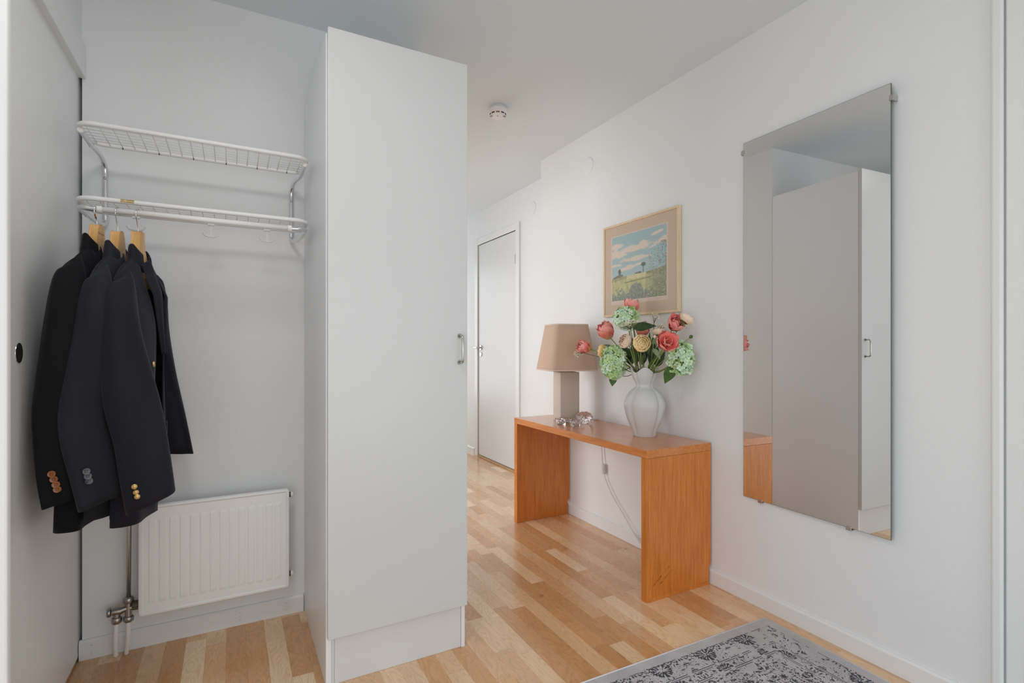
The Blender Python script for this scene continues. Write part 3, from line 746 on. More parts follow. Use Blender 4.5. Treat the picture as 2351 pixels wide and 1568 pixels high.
        bt.lathe(prof, (0, 0, 0), 20); bt.v = [tuple(M @ Vector(x)) for x in bt.v]
        bo = bt.build('button', spec['bmat'], sl, auto=60)
        if spec['bmat'] != 'gold_button':
            for sx_, sy_ in ((1, 1), (-1, 1), (1, -1), (-1, -1)):
                h_ = MB().lathe([(.0001, .0014), (.0011, .0019), (.0011, .0010)], (sx_ * .0022, sy_ * .0022, 0), 8); h_.v = [tuple(M @ Vector(x)) for x in h_.v]
                bt2 = h_
                bo2 = h_.build('button_eye', 'gap_dark', None); bo2.parent = bo
    return root, hook
near3 = [(636, 262, 300, -.165, .012, 10), (650, 246, 309, -.190, .026, 14), (690, 234, 316, -.205, .036, 20), (760, 230, 325, -.218, .040, 26), (850, 232, 346, -.228, .038, 30), (930, 239, 366, -.236, .034, 32), (1010, 262, 382, -.242, .031, 32), (1090, 276, 396, -.246, .027, 32), (1152, 289, 405, -.248, .022, 32)]
far3 = [(632, 342, 364, .160, .016, -8), (650, 334, 374, .185, .028, -10), (700, 328, 381, .200, .038, -12), (760, 326, 385, .210, .040, -12), (850, 332, 401, .218, .037, -10), (950, 354, 424, .226, .030, -8), (1040, 380, 443, .234, .020, -8)]
near2 = [(622, 208, 248, -.175, .014, 10), (640, 197, 256, -.192, .027, 14), (685, 182, 262, -.204, .034, 20), (760, 168, 262, -.215, .036, 26), (850, 149, 264, -.224, .034, 30), (940, 132, 268, -.232, .032, 32), (1010, 138, 272, -.238, .030, 32), (1090, 161, 277, -.242, .026, 32), (1152, 178, 283, -.244, .022, 32)]
near1 = [(602, 140, 186, -.175, .014, 8), (620, 127, 194, -.190, .025, 10), (662, 111, 199, -.202, .032, 16), (740, 98, 198, -.212, .034, 22), (830, 86, 192, -.222, .033, 26), (930, 73, 188, -.230, .031, 30), (1010, 76, 188, -.236, .029, 32), (1090, 84, 190, -.240, .026, 32), (1150, 96, 192, -.242, .020, 32)]
def shift(lv, du): return [(v, a + du, b + du, c, d, e) for v, a, b, c, d, e in lv]
jackets = [
    (-.369, 1.500, dict(mat='wool_black', bmat='bone_button', brad=.0088, zc=1.432, hem=.617, T=.036, seed=1.3, slant=.012, near=near1, far=shift(far3, -92), b0=-.004,
        buttons=[(120, 1087), (124, 1099), (129, 1111), (132, 1122)], label='black wool blazer with brown cuff buttons, leftmost of the three, beside the sliding door')),
    (-.317, 1.487, dict(mat='wool_charcoal', bmat='grey_button', brad=.0088, zc=1.416, hem=.640, T=.034, seed=4.1, slant=.016, near=near2, far=shift(far3, -47),
        buttons=[(197, 1081), (200, 1092), (203, 1103)], label='charcoal grey suit jacket with dark grey cuff buttons hanging between two other jackets')),
    (-.2645, 1.490, dict(mat='wool_navy', bmat='gold_button', brad=.0074, zc=1.410, hem=.612, T=.046, seed=8.7, slant=.022, near=near3, far=far3, gap=6, rise=.12, b0=.014,
        buttons=[(309, 1116), (312, 1129), (315, 1139)], label='dark navy blazer with gold cuff buttons and open front, nearest the radiator')),
]
for hx_, zt_, sp_ in jackets:
    rt_, hook = jacket(hx_, zt_, sp_)
# small gold lapel button on the navy blazer
c = on(323, 651, 1, 1.955); MB().lathe([(.0001, -.003), (.0045, -.002), (.0055, .001), (.0001, .003)], c, 14, 0).build('lapel_button', 'gold_button', rt_)

def hanger(hx, ztop, kind, label, wood_m, stamp=False):
    hook = Vector((hx, RAILY)); root = empty('coat_hanger', (hx, RAILY, ztop - .15), label, 'hanger', 'wooden hangers on the rail')
    # wire hook lies in the hanger's plane: up from the wood, round over the rail
    rr = .0205; zt = RAILZ + .0092 + .0018
    pts = [jw(hook, 0, 0, ztop - .03), jw(hook, 0, 0, ztop + .012)]
    zcen = zt - rr + .003
    sg = -1
    pts += [jw(hook, sg * rr * .55, 0, zcen - rr * .95)] if 0 else []
    pts += [jw(hook, -rr * .75, 0, zcen - rr * .66)]
    for k in range(9): q = R(200 - 25 * k + 0); pts.append(jw(hook, rr * math.cos(q), 0, zcen + rr * math.sin(q)))
    MB().tube(curve(pts, 44), .0017, 8).build('wire_hook', 'chrome', root)
    if stamp: MB().tube([pts[2], pts[1]] if 0 else [jw(hook, -rr * .80, 0, zcen - rr * .60), jw(hook, -.006, 0, zcen - rr * 1.15)], .0023, 8).build('hook_sleeve', 'bone_button', root)
    th = .012 if kind == 0 else .013
    # wooden body: two shoulder arms and a head block, one outline extruded
    hw = .027 if kind == 0 else .026
    if kind == 0: out = [(-.004, 0), (-.012, -.002), (-hw + .006, -.017), (-hw, -.045), (-.032, -.065)]
    else: out = [(-.014, 0), (-.016, -.002), (-.020, -.030), (-hw, -.058)]
    out += [(-.050, -.088), (-.072, -.118), (-.10, -.141), (-.125, -.158), (-.128, -.166), (-.120, -.171), (-.09, -.158), (-.060, -.140), (-.018, -.098), (0, -.082)]
    left = out; right = [(-a, z) for a, z in reversed(out[:-1])]
    poly = left + right; n = len(poly)
    V = [jw(hook, a, -th, ztop + z) for a, z in poly] + [jw(hook, a, th, ztop + z) for a, z in poly]
    mid = n
    Fs = []
    h_ = len(left)
    # faces as quads between upper and lower outline would need matching counts: use bmesh triangulation through ngons split at the centre
    for base, flip in ((0, True), (n, False)):
        lq = [base + i for i in range(h_)]; rq = [base + (h_ - 1)] + [base + i for i in range(h_, n)] + [base]
        a_ = lq; Fs.append(tuple(reversed(a_ + [])) if flip else tuple(a_)); Fs.append(tuple(reversed(rq)) if flip else tuple(rq))
    for i in range(n): k = (i + 1) % n; Fs.append((i, i + n, k + n, k))
    MB().add(V, Fs).build('hanger_body', wood_m, root, bevel=.003)
    if stamp:                                           # worn printed lettering on the head
        st = MB(); r_ = random.Random(5)
        for row, (zz, x0_, x1_, hh) in enumerate(((-.030, -.024, .020, .0075), (-.0415, -.016, .012, .0012), (-.0490, -.026, .018, .0040))):
            x = x0_
            while x < x1_:
                wd_ = r_.uniform(.0012, .0034) if row != 1 else .01
                za = zz + r_.uniform(-.1, .1) * hh; h2 = hh * r_.uniform(.5, 1)
                st.add([jw(hook, x, th + .0004, ztop + za), jw(hook, x + wd_ * .6, th + .0004, ztop + za), jw(hook, x + wd_ * .6, th + .0004, ztop + za + h2 * .35), jw(hook, x, th + .0004, ztop + za + h2 * .35)], [(0, 1, 2, 3)])
                if row == 0: st.add([jw(hook, x, th + .0004, ztop + za), jw(hook, x + .0007, th + .0004, ztop + za), jw(hook, x + .0012, th + .0004, ztop + za + h2), jw(hook, x + .0005, th + .0004, ztop + za + h2)], [(0, 1, 2, 3)])
                x += wd_ + .0012
        st.build('stamped_print', 'print_ink', root)
    return root
hanger(-.369, 1.502, 0, 'wooden hanger with printed lettering carrying the leftmost black blazer', 'beech', True)
hanger(-.317, 1.487, 0, 'plain wooden hanger with orange end grain carrying the charcoal jacket', 'beech')
hanger(-.2645, 1.490, 1, 'square-topped pale wooden hanger carrying the navy blazer', 'beech')

# ------------------------------------------------------------------ console table
TX0, TX1, TY0, TY1, TZ, TT = 1.597, 1.999, 1.716, 2.927, .668, .036
ct = empty('console_table', (1.8, 2.32, 0), 'orange oak waterfall console table with two slab legs against the wall', 'table')
MB().box(TX0, TX1, TY0, TY1, TZ - TT, TZ).build('table_top', 'veneer_lengthwise', ct, bevel=.0018)
nx = XR - .013 - .010                                      # the legs are cut back round the baseboard
def leg(y0, y1):
    pr = [(TX0, .0), (nx, .0), (nx, .082), (TX1, .100), (TX1, TZ - TT - .0003), (TX0, TZ - TT - .0003)]
    n = len(pr)
    return MB().add([(x, y0, z) for x, z in pr] + [(x, y1, z) for x, z in pr], [tuple(range(n)), tuple(range(2 * n - 1, n - 1, -1))] + [(i, i + n, (i + 1) % n + n, (i + 1) % n) for i in range(n)])
lg = leg(TY0, TY0 + TT).build('leg', 'veneer_upright', ct, bevel=.0018)
leg(TY1 - TT, TY1).build('leg', 'veneer_upright', ct, bevel=.0018)
MB().box(TX0 + .012, nx - .002, TY0 - .0006, TY0 + .002, .0, .016).build('edge_band', 'veneer_lengthwise', lg)
sc_ = MB(); r_ = random.Random(11)                          # dark scuffs low on the near leg
for (u0, v0, u1, v1, k) in ((1500, 1345, 1539, 1297, 9), (1515, 1341, 1542, 1309, 8)):
    for i in range(k):
        t0 = i / k + r_.uniform(-.02, .02); t1 = t0 + r_.uniform(.6, 1.3) / k
        a = on(lerp(u0, u1, t0) + r_.uniform(-1.5, 1.5), lerp(v0, v1, t0), 1, TY0 - .0007); b = on(lerp(u0, u1, t1) + r_.uniform(-1.5, 1.5), lerp(v0, v1, t1), 1, TY0 - .0007)
        wd_ = r_.uniform(.0020, .0048); p = Vector((wd_, 0, wd_ * .6))
        sc_.add([a - p, b - p * .5, b + p * .5, a + p], [(0, 1, 2, 3)])
mat('scuff', (.06, .018, .006), .7)
so = sc_.build('scuff_mark', 'scuff', lg); so['label'] = 'dark scratches in the veneer'

# ------------------------------------------------------------------ wall mirror
mr = empty('wall_mirror', (XR, 1.247, .458), 'tall frameless rectangular wall mirror held by small metal clips', 'mirror')
MY0, MY1, MZ0, MZ1 = .9450, 1.5419, .4600, 2.0270
DX = .0182                                              # the near edge stands off the wall a little
def mx(y, d): return XR - .0085 - DX * (MY1 - y) / (MY1 - MY0) - d
def slab(y0, y1, z0, z1, d0, d1):
    return MB().add([(mx(y, d), y, z) for d in (d0, d1) for y, z in ((y0, z0), (y1, z0), (y1, z1), (y0, z1))], [(0, 1, 2, 3), (7, 6, 5, 4), (0, 4, 5, 1), (1, 5, 6, 2), (2, 6, 7, 3), (3, 7, 4, 0)])
slab(MY0, MY1, MZ0, MZ1, -.006, 0).build('mirror_back', 'mirror_edge', mr, bevel=.001)
slab(MY0 + .0015, MY1 - .0015, MZ0 + .0015, MZ1 - .0015, -.0002, .0002).build('mirror_glass', 'mirror', mr)
def clip(y, z, dy, dz):
    q = mx(y, 0)
    mb = MB().box(q - .0040, q - .0007, y - (.010 if dz else .006), y + (.010 if dz else .006), z - (.010 if dy else .006), z + (.010 if dy else .006))
    mb.box(q - .0040, XR, y + dy * .006 - (.010 if dz else .002), y + dy * .006 + (.010 if dz else .002), z + dz * .006 - (.010 if dy else .002), z + dz * .006 + (.010 if dy else .002))
    mb.build('clip', 'steel', mr, bevel=.0012)
clip(MY0 - .001, 1.975, -1, 0); clip(MY1 + .001, 1.985, 1, 0); clip(1.455, MZ0 - .001, 0, -1); clip(1.085, MZ0 - .001, 0, -1)

# ------------------------------------------------------------------ framed picture
PY0, PY1, PZ0, PZ1 = 1.908, 2.514, 1.300, 1.842
pc = empty('framed_picture', (XR, 2.21, PZ0), 'landscape print with clouds and fields in a thin pale wooden frame above the table', 'picture')
fw, fd = .0125, .020
for y0, y1, z0, z1, ax in ((PY0, PY1, PZ1 - fw, PZ1, 0), (PY0, PY1, PZ0, PZ0 + fw, 0), (PY0, PY0 + fw, PZ0, PZ1, 1), (PY1 - fw, PY1, PZ0, PZ1, 1)):
    mb = MB(); a, b = XR - .003 - fd, XR - .003
    if ax == 0:
        up = z1 == PZ1; zi = z0 if up else z1
        o_ = (z1 if up else z0)
        q = [(y0, o_), (y1, o_), (y1 - fw, zi), (y0 + fw, zi)]
    else:
        lo = y0 == PY0; yi = y1 if lo else y0; o_ = y0 if lo else y1
        q = [(o_, z0), (o_, z1), (yi, z1 - fw), (yi, z0 + fw)]
    mb.add([(a, y, z) for y, z in q] + [(b, y, z) for y, z in q], [(0, 1, 2, 3), (7, 6, 5, 4)] + [(i, i + 4, (i + 1) % 4 + 4, (i + 1) % 4) for i in range(4)])
    mb.build('frame_rail', 'frame_wood', pc, bevel=.002)
MB().box(XR - .016, XR - .004, PY0 + .006, PY1 - .006, PZ0 + .006, PZ1 - .006).build('mat_board', 'mat_board', pc)
QY0, QY1, QZ0, QZ1 = 1.997, 2.437, 1.392, 1.768
MB().box(XR - .0163, XR - .0158, QY0 - .010, QY1 + .010, QZ0 - .022, QZ1 + .006).build('print_paper', 'print_paper', pc)
# the print: a meadow under summer clouds, computed as printed colours on a fine grid
def nz(x, y, z=0.): return noise.noise(Vector((x, y, z)))
def fbm(x, y, s=0., o=4):
    a = 0; k = 1; t = 0
    for i in range(o): a += k * nz(x, y, s + i * 7.3); t += k; x *= 2.1; y *= 2.1; k *= .55
    return a / t
CLOUDS = [(.45, .75, .30, .055, 0), (.62, .77, .16, .06, .01), (.12, .70, .16, .075, 0), (.42, .595, .20, .042, 0), (.55, .60, .18, .022, 0), (.83, .90, .11, .028, .02), (.93, .775, .13, .042, .03), (.78, .73, .10, .022, .02), (.32, .475, .16, .036, .02), (.50, .505, .16, .018, .02), (.06, .545, .12, .022, 0), (.10, .83, .12, .05, 0)]
def paint(x, y):
    """x 0..1 left to right, y 0..1 bottom to top; sRGB 0..255 as seen on the sheet"""
    n1 = fbm(x * 9, y * 9, 1.); n2 = fbm(x * 52, y * 52, 5., 3)
    hill = .338 + .075 * x + .010 * math.sin(x * 7) + .02 * max(0, x - .7)
    if y > hill:
        c = [lerp(150, 132, y), lerp(186, 174, y), lerp(192, 184, y)]
        d = 0
        for cx, cy, rx, ry, tl in CLOUDS:
            yy = y - cy - tl * (x - cx) / rx; q = 1.25 - ((x - cx) / (rx * 1.18)) ** 2 - (yy / (ry * (1.35 if yy > 0 else .60))) ** 2 + 1.3 * n1 + .45 * n2
            d = max(d, q)
        k = min(1, max(0, d * 2.2 - .5))
        cl = [206 + 14 * n2, 190 + 14 * n2, 176 + 10 * n2]; c = [lerp(a, b, k) for a, b in zip(c, cl)]
        s = max(0, x - .66) / .34                                  # birch twigs on the right
        if s > 0 and y < .78 and n2 + .55 * n1 > .30 - .30 * s * (1 if y < .62 or x > .9 else .55):
            t = .5 + n2; c = [lerp(v, t2, .8) for v, t2 in zip(c, [82 + 70 * t * (n1 > 0), 104 + 40 * t, 92 + 40 * t])]
        for tx, ty, tr, tv in ((.155, .445, .030, .042), (.605, .497, .042, .030)):
            if ((x - tx) / tr) ** 2 + ((y - ty) / tv) ** 2 + .7 * n2 < 1: c = [88, 104, 92]
            if abs(x - tx) < .007 and hill < y < ty: c = [84, 96, 86]
        if .02 < x < .22 and y < hill + .050 + .05 * n1 - .3 * abs(x - .11): c = [112 + 30 * n2, 116 + 30 * n2, 104]
        if .45 < x < .57 and y < hill + .020 + .03 * n1: c = [lerp(150, 100, n2 + .5), 112, 104] if x < .52 else [96, 104, 92]
    else:
        g = fbm(x * 22, y * 8, 9., 3)
        c = [176 + 40 * g, 178 + 34 * g, 118 + 26 * g]
        if y > hill - .035 + .03 * (x - .5): c = [150 + 50 * g, 152 + 40 * g, 104] if x < .62 else [122, 126, 92]
        path = .245 + .07 * x
        if abs(y - path) < .008 + .006 * n1 and .25 < x < .8: c = [112, 124, 96]
        if y > hill - .06 and .3 < x < .66: c = [196 + 20 * g, 192 + 20 * g, 140]
        bush = .115 + .15 * math.exp(-((x - .49) / .10) ** 2) + .16 * n1 + .06 * math.sin(x * 60 + 9 * n1) * (.4 + n2) + .10 * max(0, x - .7)
        if y < bush + .05 * n2: c = [122 + 70 * n2, 136 + 64 * n2, 124 + 60 * n2]
        if x > .62:
            k = min(1, (x - .62) / .2) * (.5 + .5 * (n2 + n1 > -.25)); t = .5 + n2
            c = [lerp(a, b, k) for a, b in zip(c, [92 + 70 * t, 106 + 60 * t, 80 + 50 * t])]
            if n2 > .34: c = [196, 196, 168]
        if y < .05 and x < .6: c = [c[0] * .96, c[1] * .98, c[2] * 1.0]
    return [min(255, max(0, v)) for v in c]
def lin(v): v /= 255; return v / 12.92 if v <= .04045 else ((v + .055) / 1.055) ** 2.4
GN, GM = 300, 260
V = [(XR - .0166, lerp(QY1, QY0, i / (GN - 1)), lerp(QZ0, QZ1, j / (GM - 1))) for j in range(GM) for i in range(GN)]
me = bpy.data.meshes.new('landscape_print'); me.from_pydata(V, [], [(j * GN + i, (j + 1) * GN + i, (j + 1) * GN + i + 1, j * GN + i + 1) for j in range(GM - 1) for i in range(GN - 1)])
at = me.attributes.new('ink', 'FLOAT_COLOR', 'POINT'); buf = []
for j in range(GM):
    for i in range(GN):
        c = paint(i / (GN - 1), j / (GM - 1)); g_ = (c[0] + c[1] + c[2]) / 3; buf += [min(1, lin(.62 * x + .22 * g_ + .16 * w_) * 1.16) for x, w_ in zip(c, (205, 188, 168))] + [1]
at.data.foreach_set('color', buf)
m = mat('landscape_ink', (.5, .5, .5), .85); a_ = nd(m, 'ShaderNodeAttribute', attribute_name='ink'); lk(m, a_.outputs['Color'], bs(m).inputs['Base Color'])
me.materials.append(m); po = link(bpy.data.objects.new('landscape_print', me)); put(po, pc)
sg = MB(); r_ = random.Random(2); x = 2.075                     # faint pencil signature under the print
while x > 2.03:
    sg.add([(XR - .0167, x, QZ0 - .012 + r_.uniform(0, .002)), (XR - .0167, x - .0009, QZ0 - .012), (XR - .0167, x - .003, QZ0 - .008 + r_.uniform(0, .002)), (XR - .0167, x - .002, QZ0 - .008)], [(0, 1, 2, 3)]); x -= r_.uniform(.0028, .005)
mat('pencil', (.30, .25, .22), .9); sg.build('signature', 'pencil', pc)

# ------------------------------------------------------------------ table lamp
lx, ly, lrot = 1.800, 2.635, R(-13)
lp = empty('table_lamp', (lx, ly, TZ), 'square table lamp with beige linen shade on a tall block base', 'lamp', rot=(0, 0, lrot))
def rsq(hw, z, rad, n=5):
    out = []
    for cx, cy, a0 in ((hw - rad, hw - rad, 0), (-hw + rad, hw - rad, 90), (-hw + rad, -hw + rad, 180), (hw - rad, -hw + rad, 270)):
        for k in range(n): q = R(a0 + 90 * k / (n - 1)); out.append((cx + rad * math.cos(q), cy + rad * math.sin(q), z))
    return out
MB().rings([rsq(.060, 0, .004), rsq(.062, .002, .005), rsq(.062, .300, .005), rsq(.060, .302, .004)], smooth=True).build('lamp_base', 'lamp_ceramic', lp, world=False, auto=45)
MB().lathe([(.0001, .302), (.014, .302), (.014, .345), (.0001, .345)], (0, 0, 0), 16).build('socket', 'plastic_white', lp, world=False, auto=40)
MB().lathe([(.0001, .345), (.012, .346), (.028, .39), (.030, .41), (.022, .435), (.0001, .443)], (0, 0, 0), 20).build('bulb', 'plastic_white', lp, world=False)
s0, s1, z0, z1 = .150, .107, .312, .590
sh = MB().rings([rsq(lerp(s0, s1, t) , lerp(z0, z1, t), .030) for t in [i / 12 for i in range(13)]], False, False).build('lamp_shade', 'shade_linen', lp, world=False, solid=.0025, auto=60)
for zt, t in ((z0, .0), (z1 - .008, .972)):
    MB().rings([rsq(lerp(s0, s1, t) + .0012, zt - .0005, .031), rsq(lerp(s0, s1, t + .028) + .0012, zt + .0085, .031)], False, False).build('shade_trim', 'shade_trim', sh, world=False, solid=.0015)
for q in (0, 90):
    d = Vector((math.cos(R(q)), math.sin(R(q)), 0)) * .112
    MB().tube([-d + Vector((0, 0, .54)), d + Vector((0, 0, .54))], .0018, 8).build('shade_carrier', 'steel', sh, world=False)
cdp = curve([(1.86, 2.66, TZ + .004), (1.93, 2.63, TZ + .004), (1.985, 2.59, TZ + .003), (2.0035, 2.56, TZ - .004), (1.997, 2.545, .56), (1.994, 2.536, .50), (1.992, 2.528, .44), (1.990, 2.520, .405)], 30)
MB().tube(cdp, .0026, 8).build('power_cord', 'cord_white', lp)
sw = MB().box(-.011, .011, -.011, .011, -.030, .030)
sw.v = [(p[0] * (1 if abs(p[2]) < .02 else .8) + 1.991, p[1] + 2.514, p[2] + .378) for p in sw.v]
so = sw.build('cord_switch', 'cord_white', lp, bevel=.004, seg=3)
MB().box(1.9785, 1.981, 2.508, 2.520, .368, .388).build('rocker', 'plastic_white', so, bevel=.001)
MB().tube(curve([(1.992, 2.509, .350), (1.992, 2.490, .31), (1.990, 2.44, .25), (1.991, 2.405, .215), (1.988, 2.33, .155), (1.984, 2.25, .09), (1.980, 2.18, .042), (1.965, 2.10, .006), (1.955, 2.02, .004)], 50), .0026, 8).build('power_cord', 'cord_white', lp)
MB().tube(curve([(1.985, 2.24, .082), (1.986, 2.20, .06), (1.985, 2.14, .035), (1.975, 2.06, .008)], 24), .0022, 8).build('power_cord', 'cord_white', lp)

# ------------------------------------------------------------------ glass on the table
def beads(mb, pts, r):
    for p in pts:
        n = 7
        rs = []
        for z in (-.9, -.45, .1, .6, .93):
            q = math.sqrt(max(0, 1 - z * z)); rs.append([(p[0] + r * q * math.cos(2 * math.pi * k / n), p[1] + r * q * math.sin(2 * math.pi * k / n), p[2] + r * z) for k in range(n)])
        mb.rings(rs)
    return mb
go = empty('glass_ornament', (1.832, 2.494, TZ), 'clear bumpy glass ball ornament lying behind the two small glass holders', 'ornament')
def ballf(s_, t):
    q = 2 * math.pi * s_; p = lerp(-math.pi / 2, math.pi / 2, t); d = Vector((math.cos(p) * math.cos(q), math.cos(p) * math.sin(q), math.sin(p)))
    vd = noise.voronoi(d * 3.6)[0]; k = 1 + .13 * (1 - min(1, vd[0] * 2.0)) if t > .12 else 1
    return (1.832 + .050 * k * d.x, 2.494 + .050 * k * d.y, TZ + .0355 + .0350 * (k if t > .12 else 1) * d.z)
MB().grid(ballf, 72, 40, closed_u=True).build('glass_body', 'clear_glass', go)
beads(MB(), [(1.832 + .05 * math.cos(q) * .98, 2.494 + .05 * math.sin(q) * .98, TZ + .018) for q in [2 * math.pi * k / 14 for k in range(14)]], .0075).build('glass_beads', 'clear_glass', go)
for (x, y, lab) in ((1.694, 2.530, 'small clear glass candle holder with beaded rim in front of the lamp base'), (1.730, 2.44, 'small clear glass candle holder with beaded rim in front of the glass ball')):
    gh = empty('candle_holder', (x, y, TZ), lab, 'candle holder', 'small glass candle holders')
    MB().lathe([(.0001, .0002), (.026, .0002), (.027, .002), (.027, .020), (.0255, .022), (.019, .022), (.018, .010), (.0001, .009)], (x, y, TZ), 32).build('glass_cup', 'clear_glass', gh, auto=40)
    r_ = random.Random(int(x * 1000)); pts = []
    for k in range(16):
        q = 2 * math.pi * k / 16; pts.append((x + .031 * math.cos(q), y + .031 * math.sin(q), TZ + .024 + r_.uniform(-.002, .008)))
    for k in range(9):
        q = 2 * math.pi * k / 9 + .3; pts.append((x + .038 * math.cos(q), y + .038 * math.sin(q), TZ + .026 + r_.uniform(0, .010)))
    beads(MB(), pts, .0078).build('bead_rim', 'clear_glass', gh)

# ------------------------------------------------------------------ vase
VX, VY, VS = 1.860, 2.015, 484 / 448
VP = [(0, .052), (.006, .054), (.0275, .060), (.0776, .081), (.128, .094), (.158, .0955), (.19, .083), (.213, .066), (.228, .047), (.240, .0405), (.253, .046), (.278, .057), (.300, .062), (.313, .0645)]
vprof = interp([[z, r] for z, r in VP], 60)
va = empty('flower_vase', (VX, VY, TZ), 'pale grey lobed ceramic vase with pinched neck and wavy rim holding the bouquet', 'vase')
crease0 = math.atan2(-VY, -VX) + R(-42)
def lobes(q, z):
    x = (q - crease0) % (math.pi / 2) / (math.pi / 2); d = min(x, 1 - x)
    d2 = abs(x - .42)
    return 1 - .115 * math.exp(-(d / .085) ** 2) - .020 * math.exp(-(d2 / .07) ** 2), d
def vpt(s_, t, inset=0):
    q = 2 * math.pi * s_; z, r = vprof[min(59, int(round(t * 59)))]
    k, d = lobes(q, z); k = 1 - (1 - k) * min(1, .25 + z / .05)
    wave = (.013 * math.cos(2 * math.pi * ((q - crease0) / (math.pi / 2))) ) * max(0, (z - .27) / .043)
    r = (r * k - inset) * VS
    return (VX + r * math.cos(q), VY + r * math.sin(q), TZ + (z - wave) * VS)
mb = MB(); n = 96; rings_ = []
for j in range(60): rings_.append([vpt(i / n, j / 59) for i in range(n)])
for j in range(59, 8, -3): rings_.append([vpt(i / n, j / 59, .0055) for i in range(n)])
mb.rings(rings_, True, True); mb.build('vase_body', 'vase_ceramic', va, smooth=True)

# ------------------------------------------------------------------ bouquet: every stem is a thing of its own
MOUTH = Vector((VX, VY, TZ + .285 * VS))
FR = random.Random(31)
def mouth_pt(head, k=.045):
    d = (head - MOUTH); d.z = 0
    if d.length > 1e-4: d.normalize()
    return MOUTH + d * k
def stem(root, head, m_, r=.0028, bend=.25, drop=0.):
    p0 = Vector((VX, VY, TZ + .06)) + (mouth_pt(head, .012) - MOUTH); p1 = mouth_pt(head, FR.uniform(.030, .044)); p1.z = TZ + .27 * VS
    mid = p1.lerp(head, .5) + Vector((0, 0, bend * (head - p1).length * .25))
    path = curve([p0, p1, mid, head], 26)
    return MB().tube(path, r, 8).build('stem', m_, root), path
def aim(axis, roll=0.):
    q = Vector(axis).normalized().to_track_quat('Z', 'X').to_matrix().to_4x4()
    return q @ Matrix.Rotation(roll, 4, 'Z')
PETALS = {}
def petal_mesh(name, L, W, cup, curl, m_, fringe=.0, seed=0):
    """one petal: base at the origin, grows along +Z, its hollow side towards the flower axis (-X)"""
    def f(s_, t):
        y = (s_ - .5) * 2; wd_ = W * (math.sin(math.pi * min(1, .12 + t * .80)) ** .7) * (1 if t < .75 else math.sqrt(max(.02, 1 - ((t - .75) / .27) ** 2)))
        x = cup * math.sin(t * math.pi * .62) + curl * t ** 3 - (y * y) * wd_ * .50 * (1 - .5 * t)
        z = L * t * (1 - .10 * y * y * t) + fringe * math.sin(y * 9 + seed) * t ** 4
        return (x, y * wd_, z)
    mb = MB().grid(f, 7, 9); me = bpy.data.meshes.new(name); me.from_pydata(mb.v, [], mb.f); me.polygons.foreach_set('use_smooth', [True] * len(mb.f)); me.materials.append(MAT[m_]); me.update(); return me
def inst(name, me, parent, M):
    o = link(bpy.data.objects.new(name, me)); o.parent = parent; o.matrix_parent_inverse = wm(parent).inverted(); o.matrix_basis = M; return o
TUL = {k: [petal_mesh('tulip_petal', .052, .021, .0175, c, m_, .0015, i) for i, c in enumerate((-.010, .002))] + [petal_mesh('tulip_petal_inner', .046, .018, .010, -.004, m_, .001, 4)] for k, m_ in (('c', 'petal_coral'), ('p', 'petal_coral_pale'))}
def tulip(u, v, X, axis, size, label, open_=0., kind='c'):
    head = on(u, v, 0, X); ax = Vector(axis).normalized()
    root = empty('tulip', (VX, VY, TZ + .06), label, 'flower', 'tulips in the vase')
    size *= 1.7; base = head - ax * (.026 * size)
    stem(root, base, 'stem_green', .0028)
    M0 = Matrix.Translation(base) @ aim(ax, FR.uniform(0, 6))
    sp = [(6, 0, .008, open_ * 26), (6, 1, .005, open_ * 15 - 2), (5, 2, .003, open_ * 7 - 4)]
    for n_, k, off, tilt in sp:
        for i in range(n_):
            a = 2 * math.pi * (i + .5 * (k % 2)) / n_ + FR.uniform(-.15, .15)
            M = M0 @ Matrix.Rotation(a, 4, 'Z') @ Matrix.Translation((off * size * .3, 0, 0)) @ Matrix.Rotation(R(tilt + FR.uniform(-7, 7)), 4, 'Y') @ Matrix.Scale(size * FR.uniform(.92, 1.06), 4)
            inst('petal', TUL[kind][k], root, M)
    if open_ > .6:
        c = MB().tube([base, base + ax * .018 * size], [.004, .0025], 8).build('pistil', 'stem_green', root)
    return root
VD = Vector((-SN, -CS, 0))                                     # towards the camera
RT = Vector((CS, -SN, 0)); UP = Vector((0, 0, 1))
tulip(1340, 797, 1.735, -RT * .9 + UP * .25 + VD * .3, .92, 'coral tulip leaning far left in front of the lamp shade', .15)
tulip(1391, 759, 1.800, -RT * .55 + UP * .8 + VD * .3, 1.12, 'large coral tulip standing left above the green hydrangea', .30)
tulip(1450, 703, 1.900, UP + RT * .1, .95, 'coral tulip at the top of the bouquet in front of the picture frame', .35)
tulip(1552, 743, 1.895, VD * .8 + UP * .45 + RT * .1, .98, 'coral tulip on the right just below the picture corner', .55)
tulip(1533, 785, 1.765, VD * .9 + UP * .30 - RT * .05, .90, 'wide open coral tulip facing the camera right of the yellow ranunculus', 1.0)
tulip(1475, 757, 1.900, UP * .6 + VD * .4, .85, 'pale coral tulip half hidden behind the dark leaf in the middle', .4, 'p')

